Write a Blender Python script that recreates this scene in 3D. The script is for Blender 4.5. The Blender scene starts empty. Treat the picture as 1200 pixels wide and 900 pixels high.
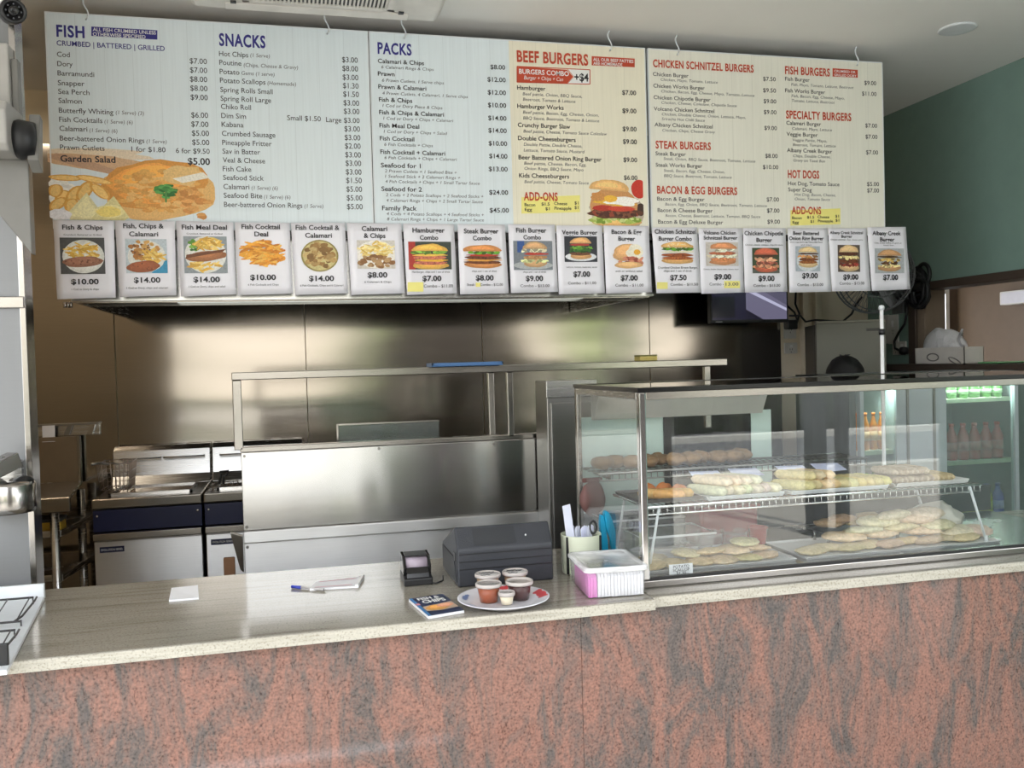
import bpy, bmesh, math, random
from mathutils import Vector, Matrix, Euler, noise
random.seed(7)
SC = bpy.context.scene
COL = SC.collection
PI = math.pi
# ------------------------------------------------------------------ camera
EYE = Vector((0.0, 0.0, 1.60)); FPX = 1050.0
YAW, PITCH, ROLL = 0.2413654, -0.0256123, -0.0273362
def cam_axes():
    f = Vector((math.sin(YAW)*math.cos(PITCH), math.cos(YAW)*math.cos(PITCH), math.sin(PITCH)))
    r0 = Vector((math.cos(YAW), -math.sin(YAW), 0)); u0 = r0.cross(f)
    r = math.cos(ROLL)*r0 + math.sin(ROLL)*u0
    u = -math.sin(ROLL)*r0 + math.cos(ROLL)*u0
    return r, u, f
CR, CU, CF = cam_axes()
cd = bpy.data.cameras.new('camera'); co = bpy.data.objects.new('camera', cd); COL.objects.link(co)
cd.sensor_width = 36.0; cd.lens = FPX/1200*36.0; cd.clip_start = 0.02; cd.clip_end = 300
m = Matrix((CR, CU, -CF)).transposed().to_4x4(); m.translation = EYE
co.matrix_world = m; SC.camera = co
def ray(px, py): return CR*((px-600)/FPX) - CU*((py-450)/FPX) + CF
def onY(px, py, Y): d = ray(px, py); return EYE + d*(Y/d.y)
def onZ(px, py, z): d = ray(px, py); return EYE + d*((z-EYE.z)/d.z)
def onX(px, py, x): d = ray(px, py); return EYE + d*(x/d.x)
# ------------------------------------------------------------------ light and exposure
SC.view_settings.view_transform = 'Standard'; SC.view_settings.look = 'None'
SC.view_settings.gamma = 1.0; SC.view_settings.use_curve_mapping = False
SC.view_settings.exposure = 1.47
SC.cycles.use_denoising = True
SC.cycles.max_bounces = 10; SC.cycles.transparent_max_bounces = 16; SC.cycles.diffuse_bounces = 5
SC.cycles.sample_clamp_indirect = 6.0
SC.cycles.caustics_reflective = False; SC.cycles.caustics_refractive = False
w = bpy.data.worlds.new('sky'); SC.world = w; w.use_nodes = True
bg = w.node_tree.nodes['Background']
bg.inputs[0].default_value = (0.91, 0.955, 1.0, 1); bg.inputs[1].default_value = 1.9
sd = bpy.data.lights.new('sun', 'SUN'); sd.energy = 3.8; sd.angle = 0.01; sd.color = (1.0, 0.95, 0.86)
so = bpy.data.objects.new('sun', sd); COL.objects.link(so); so.rotation_euler = (math.radians(-30), 0, math.radians(-14))
# ------------------------------------------------------------------ materials
MATS = {}
def mat(name, col, rough=0.5, metal=0.0, spec=0.5, var=0.06, vscale=12.0, bump=0.0, bscale=60.0, coat=0.0, alpha=None, emit=None, trans=0.0, stretch=None, sss=0.0):
    """principled material with a little procedural colour variation and optional noise bump"""
    if name in MATS: return MATS[name]
    M = bpy.data.materials.new(name); M.use_nodes = True; nt = M.node_tree; N = nt.nodes; L = nt.links
    b = N['Principled BSDF']
    b.inputs['Roughness'].default_value = rough; b.inputs['Metallic'].default_value = metal
    b.inputs['Specular IOR Level'].default_value = spec; b.inputs['Coat Weight'].default_value = coat
    b.inputs['Transmission Weight'].default_value = trans
    if sss: b.inputs['Subsurface Weight'].default_value = sss; b.inputs['Subsurface Radius'].default_value = (.02, .015, .01)
    tc = N.new('ShaderNodeTexCoord'); mp = N.new('ShaderNodeMapping'); L.new(tc.outputs['Object'], mp.inputs[0])
    if stretch: mp.inputs['Scale'].default_value = stretch
    nz = N.new('ShaderNodeTexNoise'); nz.inputs['Scale'].default_value = vscale; nz.inputs['Detail'].default_value = 4
    L.new(mp.outputs[0], nz.inputs['Vector'])
    mr = N.new('ShaderNodeMapRange'); mr.inputs[1].default_value = .3; mr.inputs[2].default_value = .7
    mr.inputs[3].default_value = 1-var; mr.inputs[4].default_value = 1+var; L.new(nz.outputs[0], mr.inputs[0])
    mx = N.new('ShaderNodeVectorMath'); mx.operation = 'SCALE'; mx.inputs[0].default_value = col[:3]
    L.new(mr.outputs[0], mx.inputs['Scale']); L.new(mx.outputs[0], b.inputs['Base Color'])
    if bump:
        n2 = N.new('ShaderNodeTexNoise'); n2.inputs['Scale'].default_value = bscale; n2.inputs['Detail'].default_value = 3
        L.new(mp.outputs[0], n2.inputs['Vector'])
        bp = N.new('ShaderNodeBump'); bp.inputs['Strength'].default_value = bump; bp.inputs['Distance'].default_value = .02
        L.new(n2.outputs[0], bp.inputs['Height']); L.new(bp.outputs[0], b.inputs['Normal'])
    if alpha is not None: b.inputs['Alpha'].default_value = alpha
    if emit: b.inputs['Emission Color'].default_value = (*emit[:3], 1); b.inputs['Emission Strength'].default_value = emit[3]
    MATS[name] = M; return M
def S(r, g, b):
    f = lambda c: ((c/255+.055)/1.055)**2.4 if c/255 > .04045 else c/255/12.92
    return (f(r), f(g), f(b))
def thin_glass(name, tint, ior=1.5, haze=0.0, rough=0.0, boost=1.0):
    """a thin pane: Fresnel reflection over a tinted see-through sheet, with a little dust"""
    M = bpy.data.materials.new(name); M.use_nodes = True; nt = M.node_tree; N = nt.nodes; L = nt.links
    N.remove(N['Principled BSDF']); out = N['Material Output']
    ge = N.new('ShaderNodeNewGeometry'); dt = N.new('ShaderNodeVectorMath'); dt.operation = 'DOT_PRODUCT'; L.new(ge.outputs['Normal'], dt.inputs[0]); L.new(ge.outputs['Incoming'], dt.inputs[1])
    ab = N.new('ShaderNodeMath'); ab.operation = 'ABSOLUTE'; L.new(dt.outputs['Value'], ab.inputs[0])
    iv = N.new('ShaderNodeMath'); iv.operation = 'SUBTRACT'; iv.inputs[0].default_value = 1; L.new(ab.outputs[0], iv.inputs[1])
    pw = N.new('ShaderNodeMath'); pw.operation = 'POWER'; pw.inputs[1].default_value = 5; L.new(iv.outputs[0], pw.inputs[0])
    f0 = ((ior-1)/(ior+1))**2
    ml = N.new('ShaderNodeMath'); ml.operation = 'MULTIPLY_ADD'; ml.inputs[1].default_value = (1-f0)*boost; ml.inputs[2].default_value = f0*boost; ml.use_clamp = True; L.new(pw.outputs[0], ml.inputs[0])
    tr = N.new('ShaderNodeBsdfTransparent'); tr.inputs[0].default_value = (*tint, 1)
    gl = N.new('ShaderNodeBsdfGlossy'); gl.inputs['Roughness'].default_value = rough
    df = N.new('ShaderNodeBsdfDiffuse'); df.inputs[0].default_value = (.86, .86, .87, 1)
    nz = N.new('ShaderNodeTexNoise'); nz.inputs['Scale'].default_value = 3
    mh = N.new('ShaderNodeMath'); mh.operation = 'MULTIPLY'; mh.inputs[1].default_value = haze*2; L.new(nz.outputs[0], mh.inputs[0])
    m1 = N.new('ShaderNodeMixShader'); L.new(mh.outputs[0], m1.inputs[0]); L.new(tr.outputs[0], m1.inputs[1]); L.new(df.outputs[0], m1.inputs[2])
    m2 = N.new('ShaderNodeMixShader'); L.new(ml.outputs[0], m2.inputs[0]); L.new(m1.outputs[0], m2.inputs[1]); L.new(gl.outputs[0], m2.inputs[2])
    L.new(m2.outputs[0], out.inputs[0]); MATS[name] = M; return M
def steel(name, col, rough, warp=0.0, aniso=0.0, wscale=1.3, wstretch=(1, 1, 1), grain=(1, 1, 60), gstr=.06):
    M = bpy.data.materials.new(name); M.use_nodes = True; nt = M.node_tree; N = nt.nodes; L = nt.links
    b = N['Principled BSDF']; b.inputs['Metallic'].default_value = 1
    tc = N.new('ShaderNodeTexCoord')
    mp = N.new('ShaderNodeMapping'); mp.inputs['Scale'].default_value = grain; L.new(tc.outputs['Object'], mp.inputs[0])
    nz = N.new('ShaderNodeTexNoise'); nz.inputs['Scale'].default_value = 6; nz.inputs['Detail'].default_value = 6; L.new(mp.outputs[0], nz.inputs['Vector'])
    mr = N.new('ShaderNodeMapRange'); mr.inputs[3].default_value = rough*(1-gstr*4); mr.inputs[4].default_value = rough*(1+gstr*4); L.new(nz.outputs[0], mr.inputs[0])
    L.new(mr.outputs[0], b.inputs['Roughness'])
    r2 = N.new('ShaderNodeMapRange'); r2.inputs[3].default_value = 1-gstr*1.5; r2.inputs[4].default_value = 1+gstr*1.5; L.new(nz.outputs[0], r2.inputs[0])
    vm = N.new('ShaderNodeVectorMath'); vm.operation = 'SCALE'; vm.inputs[0].default_value = col; L.new(r2.outputs[0], vm.inputs['Scale']); L.new(vm.outputs[0], b.inputs['Base Color'])
    if aniso:
        tg = N.new('ShaderNodeTangent'); tg.direction_type = 'RADIAL'; tg.axis = 'Z'; L.new(tg.outputs[0], b.inputs['Tangent'])
        b.inputs['Anisotropic'].default_value = aniso; b.inputs['Anisotropic Rotation'].default_value = .25
    if warp:
        m2 = N.new('ShaderNodeMapping'); m2.inputs['Scale'].default_value = wstretch; L.new(tc.outputs['Object'], m2.inputs[0])
        n2 = N.new('ShaderNodeTexNoise'); n2.inputs['Scale'].default_value = wscale; n2.inputs['Detail'].default_value = 1; L.new(m2.outputs[0], n2.inputs['Vector'])
        bp = N.new('ShaderNodeBump'); bp.inputs['Strength'].default_value = 1; bp.inputs['Distance'].default_value = warp
        L.new(n2.outputs[0], bp.inputs['Height']); L.new(bp.outputs[0], b.inputs['Normal'])
    MATS[name] = M; return M
def ramp(N, stops):
    r = N.new('ShaderNodeValToRGB'); e = r.color_ramp.elements
    e[0].position, e[0].color = stops[0][0], (*stops[0][1], 1); e[1].position, e[1].color = stops[-1][0], (*stops[-1][1], 1)
    for p, c in stops[1:-1]: x = e.new(p); x.color = (*c, 1)
    return r
def granite():
    M = bpy.data.materials.new('red_granite'); M.use_nodes = True; nt = M.node_tree; N = nt.nodes; L = nt.links
    b = N['Principled BSDF']; b.inputs['Roughness'].default_value = .07; b.inputs['Specular IOR Level'].default_value = .5
    tc = N.new('ShaderNodeTexCoord')
    mp = N.new('ShaderNodeMapping'); mp.inputs['Scale'].default_value = (4.6, 1, 1.4); mp.inputs['Rotation'].default_value = (0, .22, 0); L.new(tc.outputs['Object'], mp.inputs[0])
    n1 = N.new('ShaderNodeTexNoise'); n1.inputs['Scale'].default_value = 2.2; n1.inputs['Detail'].default_value = 6; n1.inputs['Roughness'].default_value = .74; n1.inputs['Distortion'].default_value = .8; L.new(mp.outputs[0], n1.inputs['Vector'])
    r1 = ramp(N, [(.30, S(82, 79, 80)), (.42, S(106, 96, 92)), (.50, S(132, 104, 95)), (.58, S(152, 111, 98)), (.72, S(112, 98, 93))]); L.new(n1.outputs[0], r1.inputs[0])
    n2 = N.new('ShaderNodeTexNoise'); n2.inputs['Scale'].default_value = 150; n2.inputs['Detail'].default_value = 5; L.new(tc.outputs['Object'], n2.inputs['Vector'])
    r2 = ramp(N, [(.32, (.32, .30, .30)), (.43, (.80, .80, .80)), (.54, (.98, .98, .98)), (.68, (1.3, 1.24, 1.2))]); L.new(n2.outputs[0], r2.inputs[0])
    mx = N.new('ShaderNodeMix'); mx.data_type = 'RGBA'; mx.blend_type = 'MULTIPLY'; mx.inputs[0].default_value = .8; L.new(r1.outputs[0], mx.inputs[6]); L.new(r2.outputs[0], mx.inputs[7])
    n3 = N.new('ShaderNodeTexNoise'); n3.inputs['Scale'].default_value = 44; n3.inputs['Detail'].default_value = 5; n3.inputs['Distortion'].default_value = 2
    m3 = N.new('ShaderNodeMapping'); m3.inputs['Scale'].default_value = (1.6, 1, .7); m3.inputs['Rotation'].default_value = (0, .4, 0); L.new(tc.outputs['Object'], m3.inputs[0]); L.new(m3.outputs[0], n3.inputs['Vector'])
    r3 = ramp(N, [(.29, (.3, .26, .26)), (.36, (1, 1, 1))]); L.new(n3.outputs[0], r3.inputs[0])
    mz = N.new('ShaderNodeMix'); mz.data_type = 'RGBA'; mz.blend_type = 'MULTIPLY'; mz.inputs[0].default_value = .8; L.new(mx.outputs[2], mz.inputs[6]); L.new(r3.outputs[0], mz.inputs[7])
    L.new(mz.outputs[2], b.inputs['Base Color']); MATS['granite'] = M; return M
def stone_top(name, stops, rough):
    M = bpy.data.materials.new(name); M.use_nodes = True; nt = M.node_tree; N = nt.nodes; L = nt.links
    b = N['Principled BSDF']; b.inputs['Roughness'].default_value = rough; b.inputs['Specular IOR Level'].default_value = .6
    tc = N.new('ShaderNodeTexCoord'); mp = N.new('ShaderNodeMapping'); mp.inputs['Scale'].default_value = (1.0, 14, 14); mp.inputs['Rotation'].default_value = (0, 0, .03); L.new(tc.outputs['Object'], mp.inputs[0])
    n1 = N.new('ShaderNodeTexNoise'); n1.inputs['Scale'].default_value = 2.4; n1.inputs['Detail'].default_value = 8; n1.inputs['Roughness'].default_value = .68; n1.inputs['Distortion'].default_value = .5; L.new(mp.outputs[0], n1.inputs['Vector'])
    r1 = ramp(N, stops); L.new(n1.outputs[0], r1.inputs[0])
    n2 = N.new('ShaderNodeTexNoise'); n2.inputs['Scale'].default_value = 180; n2.inputs['Detail'].default_value = 3; L.new(tc.outputs['Object'], n2.inputs['Vector'])
    r2 = ramp(N, [(.34, (.6, .57, .53)), (.46, (1, 1, 1)), (.7, (1.12, 1.12, 1.1))]); L.new(n2.outputs[0], r2.inputs[0])
    mx = N.new('ShaderNodeMix'); mx.data_type = 'RGBA'; mx.blend_type = 'MULTIPLY'; mx.inputs[0].default_value = .7; L.new(r1.outputs[0], mx.inputs[6]); L.new(r2.outputs[0], mx.inputs[7])
    L.new(mx.outputs[2], b.inputs['Base Color']); MATS[name] = M; return M
def attr_mat(name, rough=.45, var=.25, scale=160.0, spec=.4):
    """printed picture: colours of the print from the mesh's own colour attribute, with fine ink variation"""
    M = bpy.data.materials.new(name); M.use_nodes = True; nt = M.node_tree; N = nt.nodes; L = nt.links
    b = N['Principled BSDF']; b.inputs['Roughness'].default_value = rough; b.inputs['Specular IOR Level'].default_value = spec
    at = N.new('ShaderNodeAttribute'); at.attribute_name = 'Col'
    tc = N.new('ShaderNodeTexCoord'); nz = N.new('ShaderNodeTexNoise'); nz.inputs['Scale'].default_value = scale; nz.inputs['Detail'].default_value = 4; L.new(tc.outputs['Object'], nz.inputs['Vector'])
    mr = N.new('ShaderNodeMapRange'); mr.inputs[1].default_value = .3; mr.inputs[2].default_value = .7; mr.inputs[3].default_value = 1-var; mr.inputs[4].default_value = 1+var; L.new(nz.outputs[0], mr.inputs[0])
    vm = N.new('ShaderNodeVectorMath'); vm.operation = 'SCALE'; L.new(at.outputs['Color'], vm.inputs[0]); L.new(mr.outputs[0], vm.inputs['Scale']); L.new(vm.outputs[0], b.inputs['Base Color'])
    MATS[name] = M; return M
def board_mat():
    """print on the menu boards: pale boards side by side, blue or cream tint, thin plank lines; tint switches at object x"""
    def one(name, cols, split):
        M = bpy.data.materials.new(name); M.use_nodes = True; nt = M.node_tree; N = nt.nodes; L = nt.links
        b = N['Principled BSDF']; b.inputs['Roughness'].default_value = .35
        tc = N.new('ShaderNodeTexCoord'); sx = N.new('ShaderNodeSeparateXYZ'); L.new(tc.outputs['Object'], sx.inputs[0])
        gt = N.new('ShaderNodeMath'); gt.operation = 'GREATER_THAN'; gt.inputs[1].default_value = split; L.new(sx.outputs[0], gt.inputs[0])
        mx = N.new('ShaderNodeMix'); mx.data_type = 'RGBA'; L.new(gt.outputs[0], mx.inputs[0]); mx.inputs[6].default_value = (*cols[0], 1); mx.inputs[7].default_value = (*cols[1], 1)
        fx = N.new('ShaderNodeMath'); fx.operation = 'PINGPONG'; fx.inputs[1].default_value = .0485; L.new(sx.outputs[0], fx.inputs[0])
        lt = N.new('ShaderNodeMath'); lt.operation = 'LESS_THAN'; lt.inputs[1].default_value = .0011; L.new(fx.outputs[0], lt.inputs[0])
        mp = N.new('ShaderNodeMapping'); mp.inputs['Scale'].default_value = (40, 1, 1.2); L.new(tc.outputs['Object'], mp.inputs[0])
        nz = N.new('ShaderNodeTexNoise'); nz.inputs['Scale'].default_value = 3; nz.inputs['Detail'].default_value = 4; L.new(mp.outputs[0], nz.inputs['Vector'])
        mr = N.new('ShaderNodeMapRange'); mr.inputs[1].default_value = .3; mr.inputs[2].default_value = .7; mr.inputs[3].default_value = .96; mr.inputs[4].default_value = 1.02; L.new(nz.outputs[0], mr.inputs[0])
        ml = N.new('ShaderNodeMath'); ml.operation = 'MULTIPLY'; ml.inputs[1].default_value = -.10; L.new(lt.outputs[0], ml.inputs[0])
        ad = N.new('ShaderNodeMath'); ad.operation = 'ADD'; L.new(mr.outputs[0], ad.inputs[0]); L.new(ml.outputs[0], ad.inputs[1])
        vm = N.new('ShaderNodeVectorMath'); vm.operation = 'SCALE'; L.new(mx.outputs[2], vm.inputs[0]); L.new(ad.outputs[0], vm.inputs['Scale']); L.new(vm.outputs[0], b.inputs['Base Color'])
        MATS[name] = M
    blue, cream = S(226, 236, 242), S(240, 234, 214)
    one('board_blue', (blue, blue), 99); one('board_mid', (blue, cream), .565); one('board_cream', (S(236, 234, 222), S(236, 234, 222)), 99)

STEEL = steel('brushed_steel', (.60, .59, .58), .26, warp=.0016, wscale=2.2)
STEELB = steel('bright_steel', (.40, .375, .35), .2)
WALLST = steel('wall_cladding_steel', (.41, .37, .325), .14, warp=.012, wscale=1.5, wstretch=(.4, 1, 2.2))
PANST = steel('panel_steel', (.64, .63, .62), .20, gstr=.018, warp=.005, aniso=.85, wscale=2.4, wstretch=(1.3, 1, .25))
DARKST = steel('dull_steel', (.30, .29, .275), .34)
CHROME = steel('chrome', (.62, .61, .61), .1)
GRAN = granite()
TOP = stone_top('counter_stone', [(.28, S(114, 107, 95)), (.44, S(146, 140, 128)), (.56, S(156, 151, 140)), (.70, S(138, 131, 119))], .12)
TOPE = stone_top('counter_stone_edge', [(.3, S(150, 144, 130)), (.5, S(192, 187, 175)), (.7, S(166, 160, 146))], .22)
board_mat()
PRINT = attr_mat('printed_picture', var=.13)
FOODM = attr_mat('crumbed_food', rough=.7, var=.2, scale=90)
GLASS = thin_glass('case_glass', (.955, .968, .962), haze=.012, boost=1.3)
GLASS2 = thin_glass('guard_glass', (.80, .90, .86), haze=.08)
WHITE = mat('white_plastic', S(226, 226, 226), .4)
WPAINT = mat('white_metal', S(224, 228, 232), .3)
BLACK = mat('black_plastic', S(30, 30, 32), .38)
BLACKG = mat('black_gloss', S(16, 16, 18), .15)
RUBBER = mat('black_cable', S(22, 22, 24), .5)
PAPER = mat('white_paper', S(238, 238, 242), .6, var=.02)
CEIL = mat('ceiling_paint', S(240, 238, 235), .75, var=.02, vscale=2)
CREAM = mat('cream_paint', S(224, 212, 190), .6, var=.03)
GREEN = mat('green_wall_paint', S(126, 152, 142), .6, var=.03)
BEIGE = mat('beige_board', S(122, 107, 94), .65, var=.04)
BROWN = mat('dark_brown_trim', S(74, 62, 54), .5)
INK = mat('black_ink', S(44, 42, 50), .5, var=0); INK2 = mat('grey_ink', S(92, 90, 96), .5, var=0)
NAVY = mat('navy_ink', S(50, 46, 132), .45, var=0); RED = mat('red_ink', S(196, 74, 46), .45, var=0)
WINK = mat('white_ink', S(240, 240, 240), .5, var=0); YEL = mat('yellow_highlight', S(246, 236, 140), .5, var=.03)
GREYM = mat('grey_appliance', S(120, 118, 106), .45, var=.03)
SKIN = mat('skin', S(196, 150, 122), .5, sss=.1); HAIR = mat('black_hair', S(20, 18, 18), .45, bump=.4, bscale=200); CLOTH = mat('black_shirt', S(26, 26, 30), .85); TROUS = mat('dark_trousers', S(34, 36, 44), .85)
# ------------------------------------------------------------------ mesh helpers
class MB:
    def __init__(s): s.v = []; s.f = []; s.mi = []; s.sm = []; s.col = []; s.cur = 0; s.smooth = False; s.c = (1, 1, 1)
    def add(s, vs, fs, smooth=None):
        o = len(s.v); s.v += [Vector(p) for p in vs]
        for f in fs: s.f.append([i+o for i in f]); s.mi.append(s.cur); s.sm.append(s.smooth if smooth is None else smooth); s.col.append(s.c)
        return s
    def box(s, x0, x1, y0, y1, z0, z1):
        vs = [(x, y, z) for z in (z0, z1) for y in (y0, y1) for x in (x0, x1)]
        return s.add(vs, [(0, 2, 3, 1), (4, 5, 7, 6), (0, 1, 5, 4), (2, 6, 7, 3), (0, 4, 6, 2), (1, 3, 7, 5)], False)
    def obox(s, c, size, M=None):
        n = len(s.v); x, y, z = [d/2 for d in size]; s.box(-x, x, -y, y, -z, z)
        T = Matrix.Translation(c) @ (M.to_4x4() if M is not None else Matrix())
        for i in range(n, len(s.v)): s.v[i] = T @ s.v[i]
        return s
    def bar(s, p, q, wd, ht, up=(0, 0, 1)):
        p, q = Vector(p), Vector(q); d = (q-p); l = d.length; d.normalize(); up = Vector(up)
        if abs(d.dot(up)) > .95: up = Vector((0, 1, 0))
        x = d.cross(up).normalized(); z = x.cross(d)
        return s.obox((p+q)/2, (wd, l, ht), Matrix((x, d, z)).transposed())
    def prism(s, pts, a0, a1, axis='x'):
        """extrude a closed 2D outline along an axis; pts are (y,z) for x, (x,z) for y, (x,y) for z"""
        k = len(pts)
        P = {'x': lambda a, p: (a, p[0], p[1]), 'y': lambda a, p: (p[0], a, p[1]), 'z': lambda a, p: (p[0], p[1], a)}[axis]
        vs = [P(a0, p) for p in pts]+[P(a1, p) for p in pts]
        fs = [(i, (i+1) % k, (i+1) % k+k, i+k) for i in range(k)]+[tuple(range(k-1, -1, -1)), tuple(range(k, 2*k))]
        return s.add(vs, fs, False)
    def tube(s, pts, r, n=8, closed=False, cap=True):
        pts = [Vector(p) for p in pts]; k = len(pts); o = len(s.v); rr = r if isinstance(r, (list, tuple)) else [r]*k
        prev = None
        for i, p in enumerate(pts):
            a = pts[i-1] if (i > 0 or closed) else p; b = pts[(i+1) % k] if (i < k-1 or closed) else p
            d = (b-a).normalized() if (b-a).length > 1e-9 else Vector((0, 0, 1))
            if prev is None: up = Vector((0, 0, 1)) if abs(d.z) < .9 else Vector((0, 1, 0)); x = d.cross(up).normalized()
            else: x = (prev-d*prev.dot(d)).normalized()
            prev = x; y = d.cross(x)
            for j in range(n): t = 2*PI*j/n; s.v.append(p+(x*math.cos(t)+y*math.sin(t))*rr[i])
        for i in range(k if closed else k-1):
            for j in range(n):
                a = o+i*n+j; b = o+i*n+(j+1) % n; c = o+((i+1) % k)*n+(j+1) % n; d = o+((i+1) % k)*n+j
                s.f.append([a, d, c, b]); s.mi.append(s.cur); s.sm.append(True); s.col.append(s.c)
        if cap and not closed:
            for q, rev in ((o, False), (o+(k-1)*n, True)):
                f = [q+j for j in range(n)]; s.f.append(f[::-1] if rev else f); s.mi.append(s.cur); s.sm.append(False); s.col.append(s.c)
        return s
    def cyl(s, p, q, r, n=20, r2=None): return s.tube([p, q], [r, r if r2 is None else r2], n)
    def lathe(s, prof, c=(0, 0, 0), n=32, axis=None):
        """revolve (r,h) profile about z (or a given axis vector) through c"""
        o = len(s.v); c = Vector(c); Q = Vector((0, 0, 1)).rotation_difference(Vector(axis).normalized()).to_matrix() if axis else Matrix.Identity(3)
        for (r, h) in prof:
            for j in range(n): t = 2*PI*j/n; s.v.append(c+Q @ Vector((r*math.cos(t), r*math.sin(t), h)))
        for i in range(len(prof)-1):
            for j in range(n):
                s.f.append([o+i*n+j, o+i*n+(j+1) % n, o+(i+1)*n+(j+1) % n, o+(i+1)*n+j]); s.mi.append(s.cur); s.sm.append(True); s.col.append(s.c)
        for q, rev in ((0, True), (len(prof)-1, False)):
            if prof[q][0] > 1e-5:
                f = [o+q*n+j for j in range(n)]; s.f.append(f[::-1] if rev else f); s.mi.append(s.cur); s.sm.append(False); s.col.append(s.c)
        return s
    def ell(s, c, rx, ry, rz, seg=20, rings=12, M=None, lump=0.0, lf=3.0, seed=0.0):
        o = len(s.v); c = Vector(c); M = M if M is not None else Matrix.Identity(3)
        for i in range(rings+1):
            ph = PI*i/rings
            for j in range(seg):
                th = 2*PI*j/seg; d = Vector((math.sin(ph)*math.cos(th), math.sin(ph)*math.sin(th), math.cos(ph)))
                k = 1+lump*noise.noise(d*lf+Vector((seed, seed*1.7, 0)))
                s.v.append(c+M @ Vector((d.x*rx*k, d.y*ry*k, d.z*rz*k)))
        for i in range(rings):
            for j in range(seg):
                s.f.append([o+i*seg+j, o+(i+1)*seg+j, o+(i+1)*seg+(j+1) % seg, o+i*seg+(j+1) % seg]); s.mi.append(s.cur); s.sm.append(True); s.col.append(s.c)
        return s
    def mesh(s, name, mats, org=None):
        me = bpy.data.meshes.new(name); o = Vector(org) if org is not None else Vector((0, 0, 0))
        me.from_pydata([tuple(p-o) for p in s.v], [], s.f)
        for x in (mats if isinstance(mats, (list, tuple)) else [mats]): me.materials.append(x)
        me.polygons.foreach_set('material_index', s.mi); me.polygons.foreach_set('use_smooth', s.sm)
        if any(c != (1, 1, 1) for c in s.col):
            ca = me.color_attributes.new('Col', 'FLOAT_COLOR', 'CORNER'); k = 0
            for p, c in zip(me.polygons, s.col):
                for _ in p.loop_indices: ca.data[k].color = (*c, 1); k += 1
        me.update(); return me
    def build(s, name, mats, parent=None, bevel=0.0, seg=2, org=None, sub=0):
        """one mesh object; geometry is given in world space and re-based on its parent (or on org)"""
        base = Vector((0, 0, 0))
        if parent is not None:
            p = parent
            while p is not None: base += p.location; p = p.parent
        elif org is not None: base = Vector(org)
        ob = bpy.data.objects.new(name, s.mesh(name, mats, base)); COL.objects.link(ob)
        if parent is not None: ob.parent = parent
        elif org is not None: ob.location = base
        if bevel:
            bm = bmesh.new(); bm.from_mesh(ob.data); bmesh.ops.remove_doubles(bm, verts=bm.verts, dist=1e-6)
            es = [e for e in bm.edges if len(e.link_faces) == 2 and e.calc_face_angle(0) > .6]
            bmesh.ops.bevel(bm, geom=es, offset=bevel, segments=seg, profile=.5, affect='EDGES', clamp_overlap=True)
            bm.to_mesh(ob.data); bm.free()
        if sub: md = ob.modifiers.new('s', 'SUBSURF'); md.levels = md.render_levels = sub
        return ob
def tag(o, label, cat, group=None, kind=None):
    o['label'] = label; o['category'] = cat
    if group: o['group'] = group
    if kind: o['kind'] = kind
    return o
def thing(name, label, cat, loc, group=None):
    o = bpy.data.objects.new(name, None); COL.objects.link(o); o.location = loc; o.empty_display_size = .05
    return tag(o, label, cat, group)
def struct(o): o['kind'] = 'structure'; return o
def copy_tree(root, loc, rotz=0.0, label=None, group=None):
    r = root.copy(); COL.objects.link(r); r.location = loc; r.rotation_euler = (0, 0, rotz)
    if label: r['label'] = label
    if group: r['group'] = group
    for ch in list(root.children):
        c = ch.copy(); COL.objects.link(c); c.parent = r
        for g in ch.children: d = g.copy(); COL.objects.link(d); d.parent = c
    return r
# lettering is gathered here and turned into meshes in one pass at the end
JOBS = []
def lettering(name, M, parent, plane, items, label=None):
    """plane(x,y)->world point; items: (text, p_left(world), cap_height, right(world) or None, align, bold, xscale, slant)"""
    JOBS.append((name, M, parent, plane, items, label))
def flush_lettering():
    tmp = []
    for (name, M, parent, fr, items, label) in JOBS:
        for it in items:
            cu = bpy.data.curves.new('t', 'FONT'); cu.body = it[0]; cu.size = 1; cu.resolution_u = 3; cu.offset = it[5]; cu.shear = it[7]
            if len(it) > 8 and it[8] != 1: cu.space_character = it[8]
            ob = bpy.data.objects.new('t', cu); COL.objects.link(ob); tmp.append(ob)
    bpy.context.view_layer.update(); dg = bpy.context.evaluated_depsgraph_get(); k = 0; dead = []
    for (name, M, parent, fr, items, label) in JOBS:
        mb = MB(); o, ex, ez = fr          # origin, right and up vectors of the printed face
        nrm = ex.cross(ez)
        for it in items:
            me = tmp[k].evaluated_get(dg).to_mesh(); k += 1
            if not me.vertices: continue
            txt, p, cap, wd, al = it[:5]
            xs = [v.co.x for v in me.vertices]; x0, x1 = min(xs), max(xs)
            sc = cap/.69; sx = sc*it[6] if wd is None else wd/(x1-x0)
            off = {'l': -x0*sx, 'c': -(x0+x1)/2*sx, 'r': -x1*sx}[al]
            rot = it[9] if len(it) > 9 else 0.0; cr, sr = math.cos(rot), math.sin(rot)
            vs = []
            for v in me.vertices:
                a, b = v.co.x*sx+off, v.co.y*sc-cap/2
                vs.append(p+ex*(a*cr-b*sr)+ez*(a*sr+b*cr)+nrm*.0007)
            mb.add(vs, [tuple(f.vertices) for f in me.polygons], False)
        ob = mb.build(name, M, parent)
        if label: ob['label'] = label
    for ob in tmp: d = ob.data; bpy.data.objects.remove(ob); bpy.data.curves.remove(d)
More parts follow.
